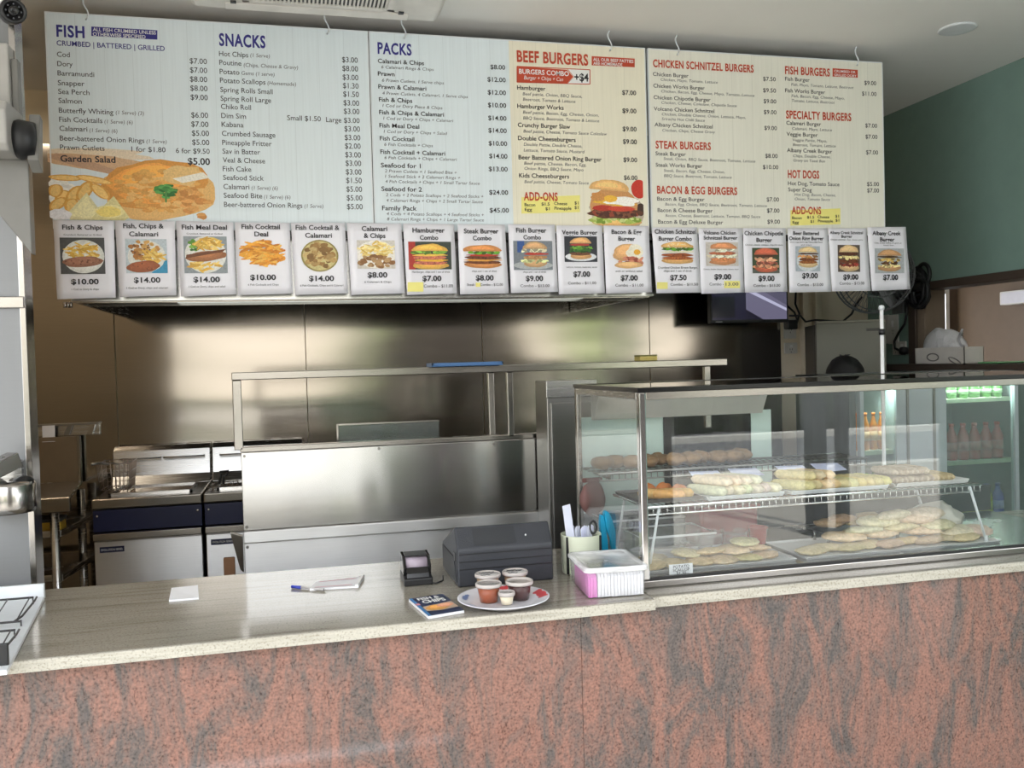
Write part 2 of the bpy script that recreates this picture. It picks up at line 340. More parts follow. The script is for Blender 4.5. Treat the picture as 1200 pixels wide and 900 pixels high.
# ------------------------------------------------------------------ the setting
XR = 3.44; YB = 4.8; ZC = 2.98
CONC = mat('pavement_concrete', S(176, 172, 164), .8, var=.12, vscale=3)
ROADM = mat('asphalt', S(120, 122, 124), .85, var=.15, vscale=5)
struct(MB().box(-8, 9, -6.2, 2.27, -.1, 0).build('ground', CONC))
struct(MB().box(-30, 30, -40, -6.2, -.16, -.05).build('road', ROADM))
struct(MB().box(-30, 30, -6.45, -6.2, -.1, .02).build('kerb', mat('kerb_concrete', S(215, 213, 206), .7)))
struct(MB().box(-30, 30, -11.2, -10.9, -.1, .06).build('kerb', MATS['kerb_concrete']))
FLM = mat('kitchen_floor', S(150, 146, 140), .4, var=.1)
struct(MB().box(-4, 6, 2.27, 6.2, -.1, 0).build('floor', FLM))
struct(MB().box(-5, 8, .1, 6.2, ZC, ZC+.12).build('ceiling', CEIL))
# door track strip let into the pavement in front of the counter
struct(MB().box(-.8, 1.0, .80, .885, 0, .006).build('trim_1', steel('door_track', (.85, .85, .85), .2)))
# back wall: painted wall with steel cladding sheets and their joints
struct(MB().box(-2.2, XR+.1, YB+.012, YB+.15, 0, ZC).build('wall_back', CREAM))
seams = [-2.2, -.845, .078, 1.02, 2.0, 2.838]
for a, b in zip(seams[:-1], seams[1:]):
    mb = MB(); n = 1
    mb.box(a+.0015, b-.0015, YB, YB+.012, 0.0, 2.72)
    o = mb.build('wall_back_cladding', WALLST, bevel=.001, seg=1); struct(o)
# right wall: bulkhead above the opening, end piece, low wall and ledge
struct(MB().box(XR, XR+.12, .5, YB+.012, 1.975, ZC).build('wall_right', GREEN))
struct(MB().box(XR, XR+.12, 4.42, YB+.012, 0, 1.975).build('wall_right_end', GREEN))
struct(MB().box(XR, XR+.12, .5, 4.42, 0, 1.49).build('wall_right_low', GREEN))
struct(MB().box(XR-.015, XR+.14, 2.1, 4.42, 1.932, 1.975).build('trim_2', BROWN, bevel=.003))
struct(MB().box(XR-.13, XR+.45, 2.1, YB, 1.485, 1.522).build('trim_3', BROWN, bevel=.004))
# lining post at the end of the opening
struct(MB().box(XR-.006, XR+.13, 4.30, 4.36, 1.522, 1.932).build('trim_4', mat('beige_post', S(132, 116, 100), .5), bevel=.003))
struct(MB().box(XR-.02, XR+.01, 4.36, 4.42, 1.522, 1.932).build('trim_5', BROWN, bevel=.003))
# the room beyond the opening
struct(MB().box(XR+.12, 4.85, 2.0, 2.1, 0, 2.3).build('wall_beyond_front', BEIGE))
struct(MB().box(4.75, 4.85, 1.0, 5.9, 0, 2.3).build('wall_beyond', BEIGE))
struct(MB().box(XR+.12, 4.85, 5.6, 5.7, 0, 2.3).build('wall_beyond_end', BEIGE))
struct(MB().box(XR+.12, 4.85, 1.0, 5.7, 2.12, 2.2).build('ceiling_beyond', CEIL))
# bright slit of a far window in the room beyond
pw = [onY(x, y, 5.598) for x, y in ((1097, 345), (1104, 345), (1104, 388), (1097, 388))]
xs = [p.x for p in pw]; zs = [p.z for p in pw]
W = MB().box(min(xs), max(xs), 5.585, 5.60, 1.3, max(zs)).build('window_1', mat('daylit_glazing', (.9, .95, 1), .3, emit=(.88, .93, 1, 1.1))); struct(W)
MB().box(min(xs)-.03, min(xs), 5.56, 5.602, 1.3, max(zs)+.04).box(max(xs), max(xs)+.03, 5.56, 5.602, 1.3, max(zs)+.04).box(min(xs), max(xs), 5.56, 5.602, max(zs), max(zs)+.04).build('window_frame', WHITE, W)
# left: steel clad cool-room panel beside the counter
pl = onY(42, 690, 2.99).x
struct(MB().box(-2.2, pl, 2.99, 3.06, 0, ZC).build('wall_left', steel('coolroom_steel', (.23, .233, .24), .42, warp=.003, aniso=.8, wscale=1.5)))
struct(MB().box(-2.2, pl+.004, 2.975, 2.992, 1.80, 1.835).build('trim_6', STEELB, bevel=.003))
struct(MB().box(pl-.012, pl+.006, 2.984, 3.066, 0, ZC).build('trim_7', STEELB, bevel=.002))
struct(MB().box(-2.25, -2.2, 2.27, YB, 0, ZC).build('wall_left_end', CREAM))
struct(MB().box(-2.2, pl-.01, 3.062, 3.075, 0, ZC).build('wall_left_inner', CREAM))
# counter: red granite front panels and stone top (two slabs)
CT = thing('service_counter', 'long service counter with red granite front and pale polished stone top', 'counter', (0.8, 2.6, 0))
for x0, x1 in ((-2.18, -1.0), (-1.0, .7347), (.7353, 2.2), (2.201, XR-.02)):
    MB().box(x0, x1, 2.285, 2.31, 0, .919).build('front_panel', GRAN, CT, bevel=.0012, seg=1)
mb = MB(); mb.box(-2.18, .93, 2.235, 2.95, .919, .95)
mb.build('counter_top', TOP, CT, bevel=.004)
mb = MB(); mb.box(.9315, XR-.02, 2.258, 2.98, .919, .95); mb.build('counter_top', TOP, CT, bevel=.004)
MB().box(-2.18, .93, 2.2335, 2.2351, .921, .948).build('front_edge', TOPE, CT)
MB().box(.9315, XR-.02, 2.2565, 2.2581, .921, .948).build('front_edge', TOPE, CT)
MB().box(-2.18, XR-.02, 2.90, 2.92, 0, .919).build('back_board', mat('white_laminate', S(224, 222, 218), .3), CT)
# outside: hedge strip across the road and veranda posts
LEAF = mat('hedge_leaves', S(38, 50, 28), .8, var=.5, vscale=4, bump=1, bscale=9)
mb = MB()
for i in range(40):
    x = -16+i*.9; mb.ell((x, -13.2+random.uniform(-.3, .3), .35), .8, .8, random.uniform(.5, .9), 12, 8, lump=.35, lf=3, seed=i)
o = mb.build('hedge', LEAF, org=(0, -13.2, 0)); tag(o, 'low green hedge along the far side of the road outside', 'hedge', kind='stuff')
mb = MB()
for i in range(6):
    x = -20+i*7.6; mb.ell((x, -19+random.uniform(-1.5, 1.5), 2.0), 1.3, 1.2, random.uniform(1.6, 2.4), 14, 10, lump=.4, lf=3, seed=i+70)
o = mb.build('treeline', mat('tree_leaves', S(110, 128, 80), .85, var=.5, vscale=1.2, bump=1, bscale=4), org=(0, -19, 0)); tag(o, 'green line of street trees beyond the hedge outside', 'trees', kind='stuff')
FB = MB().box(-34, 34, -27, -24, 0, 6.5).build('building_far_wall', mat('sunlit_render', S(206, 200, 192), .8)); struct(FB)
struct(MB().box(1.15, 3.1, -2.7, -2.3, 0, 6.0).build('pillar', mat('dark_brick', S(44, 40, 38), .8)))
POSTM = mat('grey_post_paint', S(58, 62, 66), .5)
for x, wd in ((-1.48, .12), (-1.66, .1), (.86, .13), (4.46, .14), (4.72, .09)):
    t = thing('veranda_post', 'dark grey square veranda post on the pavement outside the counter', 'post', (x, -2.3, 0), 'veranda posts outside')
    MB().box(x-wd/2, x+wd/2, -2.3-wd/2, -2.3+wd/2, 0, ZC).build('shaft', POSTM, t, bevel=.006)
    MB().box(x-wd*.8, x+wd*.8, -2.3-wd*.8, -2.3+wd*.8, 0, .02).build('base_plate', POSTM, t, bevel=.003)
struct(MB().box(-5, 8, .0, .1, 2.9, 3.12).build('trim_8', POSTM))

# ------------------------------------------------------------------ stainless servery screen behind the counter
T = thing('stainless_screen', 'stainless steel kitchen screen with open top rail behind the counter', 'kitchen bench', (-.2, 3.6, 0))
Y0 = 3.6
LOWST = steel('lower_panel_steel', (.74, .735, .73), .42, warp=.005, aniso=.85, wscale=2.0, wstretch=(2.2, 1, .3))
MB().box(-.222, 1.86, Y0-.01, Y0+.03, 1.555, 1.585).build('top_rail', STEELB, T, bevel=.003)
xs_ = lambda px, y=470: onY(px, y, Y0).x
for a, b, yy in ((271.5, 282, Y0), (594, 601, Y0), (826, 833, Y0)):
    MB().box(onY(a, 440, Y0).x, onY(b, 440, Y0).x, yy, yy+.025, 1.285, 1.555).build('post', STEELB, T, bevel=.003)
MB().box(onY(572, 440, Y0+.03).x, onY(579, 440, Y0+.03).x, Y0+.032, Y0+.055, 1.27, 1.555).build('post', STEELB, T, bevel=.003)
MB().box(-.2, 1.3, Y0+.0, Y0+.03, 1.275, 1.296).build('lower_rail', STEELB, T, bevel=.003)
MB().box(-.197, 1.3, Y0-.012, Y0-.001, .975, 1.275).build('front_panel', PANST, T, bevel=.002)
MB().box(-.197, 1.3, Y0-.03, Y0-.002, .928, .972).build('ledge', LOWST, T, bevel=.003)
MB().box(-.197, 1.3, Y0-.012, Y0-.001, .1, .925).build('lower_panel', LOWST, T, bevel=.002)
MB().box(-.19, 1.3, Y0, Y0+.33, 1.24, 1.272).build('bench_top', STEEL, T, bevel=.003)
MB().box(-.19, -.17, Y0+.002, Y0+.33, .1, 1.24).build('side_panel', STEEL, T)
mb = MB()
for x, z in ((-.185, 1.262), (-.185, .988), (.33, 1.266), (-.185, .91), (.80, 1.262)): mb.cyl((x, Y0-.014, z), (x, Y0-.010, z), .006, 10)
mb.build('screws', DARKST, T)
MB().prism([(-.245, .975), (-.2, .96), (-.2, .82), (-.212, .83), (-.235, .93)], Y0-.04, Y0-.01, 'y').build('shelf_bracket', STEELB, T, bevel=.002)
# glass guard standing on the screen's bench
a = onY(396, 518, 3.72); b = onY(514, 493, 3.72)
G = thing('glass_guard', 'low greenish glass guard standing behind the stainless screen panel', 'glass panel', (a.x, 3.72, 1.272))
MB().box(a.x, b.x, 3.717, 3.723, 1.272, b.z).build('pane', GLASS2, G)
MB().box(a.x-.004, a.x+.003, 3.713, 3.727, 1.272, b.z+.002).box(a.x, b.x, 3.713, 3.727, b.z-.002, b.z+.004).build('edge_trim', STEELB, G)
# stainless cabinet between screen and display case
c0 = onY(642, 520, 3.4).x; c1 = onY(700, 520, 3.4).x
T = thing('steel_cabinet', 'tall narrow stainless cabinet standing at the left end of the glass display case', 'cabinet', ((c0+c1)/2, 3.4, 0))
MB().box(c0, c1, 3.4, 3.57, 0, 1.515).build('body', DARKST, T, bevel=.004)
MB().box(c0-.002, c1+.002, 3.394, 3.4, 1.45, 1.517).build('top_band', STEEL, T, bevel=.002)
MB().box(c0+.012, c1-.012, 3.385, 3.4, .5, 1.43).build('door', DARKST, T, bevel=.003)
# tray and small box lying on the top rail
p = onY(540, 424, 3.6)
t = thing('blue_tray', 'flat blue tray lying on the top rail of the stainless screen', 'tray', (p.x, 3.62, 1.585))
MB().box(onY(503, 424, 3.6).x, onY(585, 424, 3.6).x, 3.53, 3.68, 1.585, 1.590).build('tray_base', mat('blue_plastic', S(70, 110, 160), .4), t, bevel=.002)
mb = MB(); x0, x1 = onY(503, 424, 3.6).x, onY(585, 424, 3.6).x
mb.box(x0, x1, 3.53, 3.536, 1.59, 1.6).box(x0, x1, 3.674, 3.68, 1.59, 1.6).box(x0, x0+.006, 3.53, 3.68, 1.59, 1.6).box(x1-.006, x1, 3.53, 3.68, 1.59, 1.6)
mb.build('rim', MATS['blue_plastic'], t)
x0, x1 = onY(748, 418, 3.6).x, onY(769, 418, 3.6).x
t = thing('sponge', 'small yellow sponge lying on the top rail of the stainless screen', 'sponge', ((x0+x1)/2, 3.62, 1.585))
MB().box(x0, x1, 3.585, 3.65, 1.585, 1.605).build('foam', mat('yellow_foam', S(206, 186, 110), .9, bump=.5, bscale=300), t, bevel=.004)
MB().box(x0, x1, 3.585, 3.65, 1.605, 1.611).build('scouring_pad', mat('olive_pad', S(140, 136, 90), .95, bump=.6, bscale=400), t, bevel=.002)

# ------------------------------------------------------------------ fryers
BLUEM = mat('fryer_blue', S(17, 23, 60), .35)
DOORST = steel('fryer_door_steel', (.78, .775, .77), .42, warp=.006, aniso=.85, wscale=2.0, wstretch=(2.2, 1, .3))
def fryer(x0, x1, y0, label, text):
    T = thing('deep_fryer', label, 'fryer', ((x0+x1)/2, y0, 0), 'deep fryers along the back wall')
    y1 = YB-.03
    MB().box(x0+.006, x1-.006, y0+.03, y1, .08, 1.0).build('body', STEEL, T, bevel=.003)
    mb = MB(); mb.box(x0, x1, y0-.012, y1, 1.005, 1.048)
    mb.build('top', STEELB, T, bevel=.006)
    # raised rim of the oil tank
    tx0, tx1, ty0, ty1 = x0+.05, x1-.05, y0+.09, y1-.2
    mb = MB()
    mb.box(tx0, tx1, ty0, ty0+.012, 1.048, 1.058).box(tx0, tx1, ty1-.012, ty1, 1.048, 1.058).box(tx0, tx0+.012, ty0, ty1, 1.048, 1.058).box(tx1-.012, tx1, ty0, ty1, 1.048, 1.058)
    mb.build('tank_rim', STEEL, T)
    MB().box(tx0+.012, tx1-.012, ty0+.012, ty1-.012, 1.048, 1.051).build('oil', mat('frying_oil', S(90, 60, 26), .08), T)
    zt = onY(115, 531, y1-.1).z
    MB().prism([(y1-.13, 1.048), (y1, 1.048), (y1, zt+.02), (y1-.03, zt+.02), (y1-.07, zt), (y1-.1, 1.09)], x0+.003, x1-.003).build('splash_back', STEEL, T, bevel=.002)
    mb = MB(); xm = (x0+x1)/2
    for a, b in ((x0+.04, xm-.005), (xm+.01, x1-.03)):
        zz = zt-.035; mb.tube([(a, y1-.075, zz), (a, y1-.115, zz), (b, y1-.115, zz), (b, y1-.075, zz)], .004, 6)
    mb.build('basket_hanger', DARKST, T)
    MB().box(x0+.002, x1-.002, y0-.004, y0+.03, .905, 1.0).build('control_panel', BLUEM, T, bevel=.003)
    D = MB().box(x0+.004, x1-.004, y0-.004, y0+.03, .12, .865).build('door', DOORST, T, bevel=.004)
    D.name = 'door'
    MB().prism([(y0-.03, .872), (y0-.028, .9), (y0+.02, .905), (y0+.03, .865), (y0-.01, .862)], x0+.004, x1-.004).build('door_handle', STEELB, D, bevel=.003)
    bx0, bx1 = x0+.025, min(x0+.125, x1-.02)
    B = MB().box(bx0, bx1, y0-.007, y0-.003, .815, .84).build('badge', BLUEM, T, bevel=.001)
    lettering('badge_lettering', WINK, B, (Vector((bx0, y0-.0075, .8275)), Vector((1, 0, 0)), Vector((0, 0, 1))), [(text, Vector(((bx0+bx1)/2, y0-.0075, .8275)), .009, (bx1-bx0)*.86, 'c', .0, 1, 0)])
    mb = MB()
    for x in (x0+.05, x1-.05):
        for y in (y0+.08, y1-.06): mb.cyl((x, y, 0), (x, y, .09), .02, 12)
    mb.build('feet', DARKST, T)
    mb = MB()
    for x in (x0+.02, x1-.02): mb.ell((x, y0-.006, .975), .006, .004, .006, 10, 6)
    mb.build('screws', STEELB, T)
    return T
fx = [onY(108, 600, 4.2).x, onY(237.5, 600, 4.2).x]
fryer(fx[0], fx[1], 4.2, 'left deep fryer with blue control band and steel door', 'EVOLUTION SERIES')
fryer(fx[1]+.006, fx[1]+.45, 4.2, 'right deep fryer half hidden by the stainless screen', 'EVOLUTION SERIES')
def basket(name, label, cx, cy, cz, wx, wy, h, tilt):
    T = thing(name, label, 'fry basket', (cx, cy, cz), 'wire fry baskets on the fryers')
    mb = MB(); r = .0022
    for k in range(4):
        f = k/3; z = cz+h*f; sx = wx/2*(.85+.15*f); sy = wy/2*(.85+.15*f)
        mb.tube([(cx-sx, cy-sy, z), (cx+sx, cy-sy, z), (cx+sx, cy+sy, z), (cx-sx, cy+sy, z)], r*1.3 if k == 3 else r, 6, closed=True)
    for i in range(8):
        t = -1+2*i/7
        for sg in (-1, 1):
            mb.tube([(cx+t*wx/2*.85, cy+sg*wy/2*.85, cz), (cx+t*wx/2, cy+sg*wy/2, cz+h)], r*.8, 5)
            mb.tube([(cx+sg*wx/2*.85, cy+t*wy/2*.85, cz), (cx+sg*wx/2, cy+t*wy/2, cz+h)], r*.8, 5)
        mb.tube([(cx+t*wx/2*.85, cy-wy/2*.85, cz), (cx+t*wx/2*.85, cy+wy/2*.85, cz)], r*.8, 5)
    mb.build('wire_cage', steel('basket_wire', (.42, .36, .32), .4), T)
    hb = MB(); hb.tube([(cx-.02, cy-wy/2, cz+h), (cx-.02+tilt[0]*.5, cy-wy/2+tilt[1]*.5, cz+h+tilt[2]), (cx-.02+tilt[0], cy-wy/2+tilt[1], cz+h+tilt[2])], .006, 8)
    hb.tube([(cx+.02, cy-wy/2, cz+h), (cx+.02+tilt[0]*.5, cy-wy/2+tilt[1]*.5, cz+h+tilt[2])], .004, 8)
    hb.build('handle', DARKST, T)
pb = onY(136, 572, 4.45)
basket('fry_basket', 'wire fry basket standing on the left fryer top', pb.x, 4.5, 1.06, .14, .2, .12, (-.05, -.1, .012))
T = thing('fry_basket', 'wire basket sunk in the right fryer with only its looped handle raised', 'fry basket', (onY(262, 560, 4.4).x, 4.4, 1.055), 'wire fry baskets on the fryers')
cx = T.location.x
mb = MB(); mb.tube([(cx-.07, 4.33, 1.058), (cx+.06, 4.33, 1.058), (cx+.06, 4.5, 1.058), (cx-.07, 4.5, 1.058)], .003, 6, closed=True)
for i in range(7): mb.tube([(cx-.07+.13*i/6, 4.33, 1.058), (cx-.07+.13*i/6, 4.5, 1.056)], .0016, 5)
mb.build('wire_cage', MATS['basket_wire'], T)
mb = MB(); q = [onY(x, y, 4.35) for x, y in ((257, 567), (259, 556), (258, 553), (268, 552), (266, 556), (262, 558), (262, 567))]
mb.tube(q, .006, 8); mb.build('handle', BLACK, T)
# brown paper bag hanging beside the right fryer
q = onY(272, 668, 3.585)
t = thing('brown_bag', 'small brown board hanging at the left side of the stainless screen', 'board', (q.x, 3.585, q.z-.06))
CB = mat('brown_bag_paper', S(120, 84, 56), .7)
MB().box(q.x-.03, q.x+.012, 3.575, 3.595, q.z-.12, q.z+.05).build('board', CB, t, bevel=.004)  # body of the paper bag, built as a flat slab
MB().tube([(q.x, 3.585, q.z+.05), (q.x-.005, 3.585, .84)], .0015, 6).build('hanging_cord', RUBBER, t)

# ------------------------------------------------------------------ prep bench at the far left
yb = 4.15
bx1 = onY(65, 590, yb).x+.02; bx1 = onY(82, 590, yb).x
ztop = onY(60, 587, yb).z
T = thing('prep_bench', 'stainless prep bench with high splash panel in the far left corner', 'bench', (bx1-.4, yb, 0))
xr_back = onY(96, 566, YB-.05).x
MB().prism([(-2.1, yb), (bx1, yb), (xr_back, YB-.05), (-2.1, YB-.05)], ztop-.005, ztop+.012, 'z').build('bench_top', STEEL, T, bevel=.003)
MB().box(-2.1, bx1, yb-.004, yb+.02, ztop-.05, ztop+.010).build('front_edge', STEELB, T, bevel=.003)
zsp = onY(60, 512, YB-.04).z
MB().box(-2.1, xr_back, YB-.06, YB-.035, ztop, zsp).build('splash_panel', mat('tan_splash', S(120, 102, 80), .4), T, bevel=.002)
MB().box(xr_back-.012, xr_back, YB-.066, YB-.03, ztop, zsp).build('panel_trim', STEELB, T)
for k, px in ((0, 610), (1, 662)):
    z = onY(60, px+12, yb+.05).z
    MB().prism([(-2.1, yb+.05), (bx1-.05, yb+.05), (bx1+.0, YB-.1), (-2.1, YB-.1)], z-.03, z, 'z').build('shelf', STEEL, T, bevel=.003)
for x in (bx1-.07, -1.6):
    for y in (yb+.03, YB-.12): MB().cyl((x, y, 0), (x, y, ztop-.02), .019, 14).build('leg', STEEL, T)
q = onY(64, 612, yb+.1); zs = onY(60, 622, yb+.05).z
t = thing('scourer_box', 'yellow and black box of scourers on the upper shelf under the prep bench', 'box', (q.x, yb+.12, zs))
MB().box(q.x-.06, q.x+.03, yb+.07, yb+.17, zs, zs+.035).build('carton', mat('yellow_card', S(190, 150, 40), .6), t, bevel=.003)
MB().box(q.x-.065, q.x+.034, yb+.065, yb+.175, zs+.033, zs+.05).build('lid', BLACK, t, bevel=.004)
# knife rail with note
a = onY(36, 500, YB-.02); b = onY(116, 496, YB-.02)
T = thing('knife_rail', 'steel knife rail on the back wall above the prep bench', 'wall rail', ((a.x+b.x)/2, YB-.03, b.z))
MB().box(a.x, b.x, YB-.045, YB-.001, b.z-.004, b.z+.006).build('rail_top', DARKST, T, bevel=.001)
MB().box(a.x, b.x, YB-.02, YB-.001, b.z-.055, b.z-.004).build('back_plate', STEEL, T, bevel=.001)
for px in (80, 107):
    x = onY(px, 505, YB-.03).x; MB().prism([(x-.02, b.z-.05), (x+.005, b.z-.05), (x+.02, b.z-.004), (x, b.z-.004)], YB-.04, YB-.022, 'y').build('knife_blade', CHROME if px > 90 else DARKST, T)
x0, x1 = onY(49, 505, YB-.06).x, onY(64, 505, YB-.06).x; z0 = onY(55, 518, YB-.06).z
o = MB().prism([(YB-.05, b.z), (YB-.05, z0+.01), (YB-.058, z0), (YB-.061, z0+.001), (YB-.053, z0+.012), (YB-.053, b.z)], x0, x1).build('note_paper', PAPER, org=((x0+x1)/2, YB-.05, z0)); tag(o, 'small white paper hanging from the knife rail in the far left corner', 'paper')

# ------------------------------------------------------------------ extraction hood
hx0, hx1 = -.787, 1.54
T = thing('range_hood', 'long stainless extraction hood over the fryers behind the posters', 'range hood', ((hx0+hx1)/2, 3.64, 1.865))
MB().box(hx0, hx1, 3.635, 3.65, 1.865, 2.55).build('front_panel', STEEL, T, bevel=.002)
MB().box(hx0, hx0+.015, 3.65, YB-.01, 1.865, 2.55).build('side_panel', STEEL, T)
MB().box(hx1-.015, hx1, 3.65, YB-.01, 1.865, 2.55).build('side_panel', STEEL, T)
MB().prism([(3.65, 2.54), (YB-.01, 2.54), (YB-.01, 2.56), (3.65, 2.56)], hx0, hx1).build('roof_panel', DARKST, T)
mb = MB(); mb.box(hx0+.015, hx1-.015, 3.652, 3.69, 1.862, 1.868).box(hx0+.015, hx1-.015, 3.685, 3.69, 1.862, 1.9)
mb.box(hx0+.015, hx1-.015, 3.86, 3.866, 1.862, 1.9)
mb.build('drip_gutter', STEELB, T)
x0, x1 = onY(205, 358, 3.77).x, onY(690, 356, 3.77).x
MB().box(hx0+.015, hx1-.015, 3.69, 3.86, 1.895, 1.90).build('baffle', DARKST, T)
MB().box(x0, x1, 3.70, 3.85, 1.872, 1.895).build('light_cover', mat('opal_cover', S(206, 214, 206), .4, emit=(.86, .95, .9, .35)), T, bevel=.003)
mb = MB()
for i in range(6): x = x0+.12+(x1-x0-.24)*i/5; mb.cyl((x, 3.71, 1.868), (x, 3.71, 1.874), .006, 10)
mb.build('screws', BLACK, T)
mb = MB()
for px in (76, 79.5, 83): x = onY(px, 357, 3.66).x; mb.cyl((x, 3.66, 1.845), (x, 3.66, 1.866), .006, 10)
mb.build('drain_studs', STEELB, T)

# assumed ceiling lamp, added unseen behind the steel panel to light the prep corner
T = thing('assumed_batten_lamp', 'warm tube lamp on the kitchen ceiling over the prep bench corner', 'ceiling light', (-1.45, 4.1, ZC))
MB().box(-1.85, -1.05, 4.06, 4.14, ZC-.05, ZC).build('housing', WHITE, T, bevel=.005)
MB().cyl((-1.82, 4.1, ZC-.07), (-1.08, 4.1, ZC-.07), .016, 14).build('tube', mat('assumed_lit_tube', (1, .9, .72), .4, emit=(1, .84, .6, 1.2)), T)
ld = bpy.data.lights.new('assumed_batten_light', 'AREA'); ld.shape = 'RECTANGLE'; ld.size = .75; ld.size_y = .06; ld.energy = 3.2; ld.color = (1, .84, .64)
lo = bpy.data.objects.new('assumed_batten_light', ld); COL.objects.link(lo); lo.parent = T; lo.location = (0, 0, -.095)
# ------------------------------------------------------------------ menu boards
YM = 3.6
EX, EZ = Vector((1, 0, 0)), Vector((0, 0, 1))
def mk_board(name, label, x0, x1, M):
    z0, z1 = 2.135, 2.915
    T = thing(name, label, 'menu board', (x0, YM, z0), 'menu boards over the counter')
    MB().box(x0, x1, YM, YM+.006, z0, z1).build('printed_face', M, T)
    mb = MB(); e = .004
    mb.box(x0-e, x0, YM-.001, YM+.016, z0, z1).box(x1, x1+e, YM-.001, YM+.016, z0, z1).box(x0-e, x1+e, YM-.001, YM+.016, z1, z1+e).box(x0-e, x1+e, YM-.001, YM+.016, z0-e, z0)
    mb.build('edge_frame', WPAINT, T); return T
B1 = mk_board('menu_board', 'left hanging menu board headed FISH and SNACKS', -.825, .335, MATS['board_blue'])
B2 = mk_board('menu_board', 'middle hanging menu board headed PACKS and BEEF BURGERS', .346, 1.507, MATS['board_mid'])
B3 = mk_board('menu_board', 'right hanging menu board headed CHICKEN SCHNITZEL BURGERS', 1.526, 2.668, MATS['board_cream'])
FR = (Vector((0, YM-.0006, 0)), EX, EZ)
class Crop:
    def __init__(s, ox, oy, k, Y): s.ox, s.oy, s.k, s.Y = ox, oy, k, Y
    def p(s, x, y): return onY(s.ox+x/s.k, s.oy+y/s.k, s.Y)
    def t(s, txt, x, y, h, xr=None, al='l', bold=.0, xs=1.0, sh=0.0, sp=1):
        p = s.p(x, y); cap = (s.p(x, y-h/2)-s.p(x, y+h/2)).z
        wd = None if xr is None else abs(s.p(xr, y).x-p.x)
        if al == 'c': p = s.p((x+xr)/2, y)
        return (txt, p, cap, wd, al, bold, xs, sh, sp)
def prices(C, lst, h, bold=.008): return [C.t(t, x, y, h, xr, bold=bold) for (t, x, y, xr) in lst]
def quad_px(C, pts, dy, mb=None):
    mb = mb or MB(); vs = [C.p(*q) for q in pts]
    for v in vs: v.y -= dy
    return mb.add(vs, [tuple(range(len(vs)))], False)
c1 = Crop(0, 0, 1200/440, YM); c2 = Crop(420, 20, 1200/350, YM); c3 = Crop(750, 40, 3.6, YM)
# board 1
it = [c1.t(*a, bold=.004) for a in (('Cod',182,173,16,223),('Dory',183,203,16,232),('Barramundi',184,233,16,301),('Snapper',185,264,16,270),('Sea Perch',186,292,16,286),('Salmon',187,321,16,261),
  ('Butterfly Whiting',188,352,16,362),('Fish Cocktails',189,381,16,327),('Calamari',190,410,16,279),('Beer-battered Onion Rings',191,441,16,461),('Prawn Cutlets',192,470,16,334),('1 for $1.80',420,476,16,529),('6 for $9.50',562,481,16,670),
  ('Hot Chips',700,171,16,793),('Poutine',701,199,16,771),('Potato',702,228,16,765),('Potato Scallops',703,256,16,848),('Spring Rolls Small',704,286,16,871),('Spring Roll Large',705,314,16,866),('Chiko Roll',706,340,16,802),('Dim Sim',707,369,16,786),('Small $1.50',918,376,16,1025),('Large $3.00',1042,382,16,1149),
  ('Kabana',708,397,16,778),('Crumbed Sausage',709,426,16,880),('Pineapple Fritter',710,455,16,868),('Sav in Batter',711,483,16,831),('Veal & Cheese',712,511,16,847),('Fish Cake',712,539,16,803),('Seafood Stick',713,567,16,843),('Calamari',714,596,16,797),('Seafood Bite',715,624,16,838),('Beer-battered Onion Rings',716,653,16,966))]
it += prices(c1, [('$7.00',606,194,661),('$7.00',607,223,662),('$8.00',607,252,662),('$8.00',608,281,663),('$9.00',609,310,664),('$6.00',611,367,665),('$7.00',611,396,666),('$5.00',613,425,668),('$5.00',614,454,669)], 17, .004)
for i, (t, y) in enumerate((('$3.00',190),('$8.00',218),('$3.00',246),('$1.30',273),('$1.50',300),('$3.00',328),('$3.00',355),('$3.00',411),('$3.00',439),('$2.00',466),('$3.00',494),('$3.00',521),('$3.00',549),('$1.50',576),('$5.00',604),('$5.00',632),('$5.00',660))):
    x = 1093+(y-190)*.034; it.append(c1.t(t, x, y, 17, x+50, bold=.004))
it += [c1.t('Garden Salad',193,506,20,369,bold=.02), c1.t('$5.00',600,515,21,671,bold=.02)]
lettering('menu_lettering', INK, B1, FR, it)
lettering('small_lettering', INK2, B1, FR, [c1.t(t,x,y,12,xr,sh=.12) for t,x,y,xr in (('(1 Serve) (3)',370,359,460),('(1 Serve) (6)',334,388,424),('(1 Serve) (6)',286,416,375),('(1 Serve)',468,451,533),('(1 Serve)',800,176,862),('(Chips, Cheese & Gravy)',779,207,952),('Gems (1 serve)',772,233,877),('(Homemade)',855,265,946),('(1 Serve) (6)',804,600,888),('(1 Serve) (6)',844,629,928),('(1 Serve)',973,658,1033))])
lettering('heading_lettering', NAVY, B1, FR, [c1.t('FISH',180,98,36,270,bold=.03,sp=1.1), c1.t('SNACKS',700,126,38,848,bold=.03,sp=1.1), c1.t('CRUMBED | BATTERED | GRILLED',181,137,16,526,bold=.012)])
quad_px(c1, [(292,115),(503,127),(503,97),(292,85)][0:4], .0008).build('heading_label', NAVY, B1)
FRL = (Vector((0, YM-.002, 0)), EX, EZ)
def lift(items, d=.0012): return [(a[0], a[1]+Vector((0, -d, 0)))+tuple(a[2:]) for a in items]
lettering('label_lettering', WINK, B1, FRL, lift([c1.t('ALL FISH CRUMBED UNLESS',297,94,11,498,bold=.012), c1.t('OTHERWISE SPECIFIED',297,109,11,465,bold=.012)]))
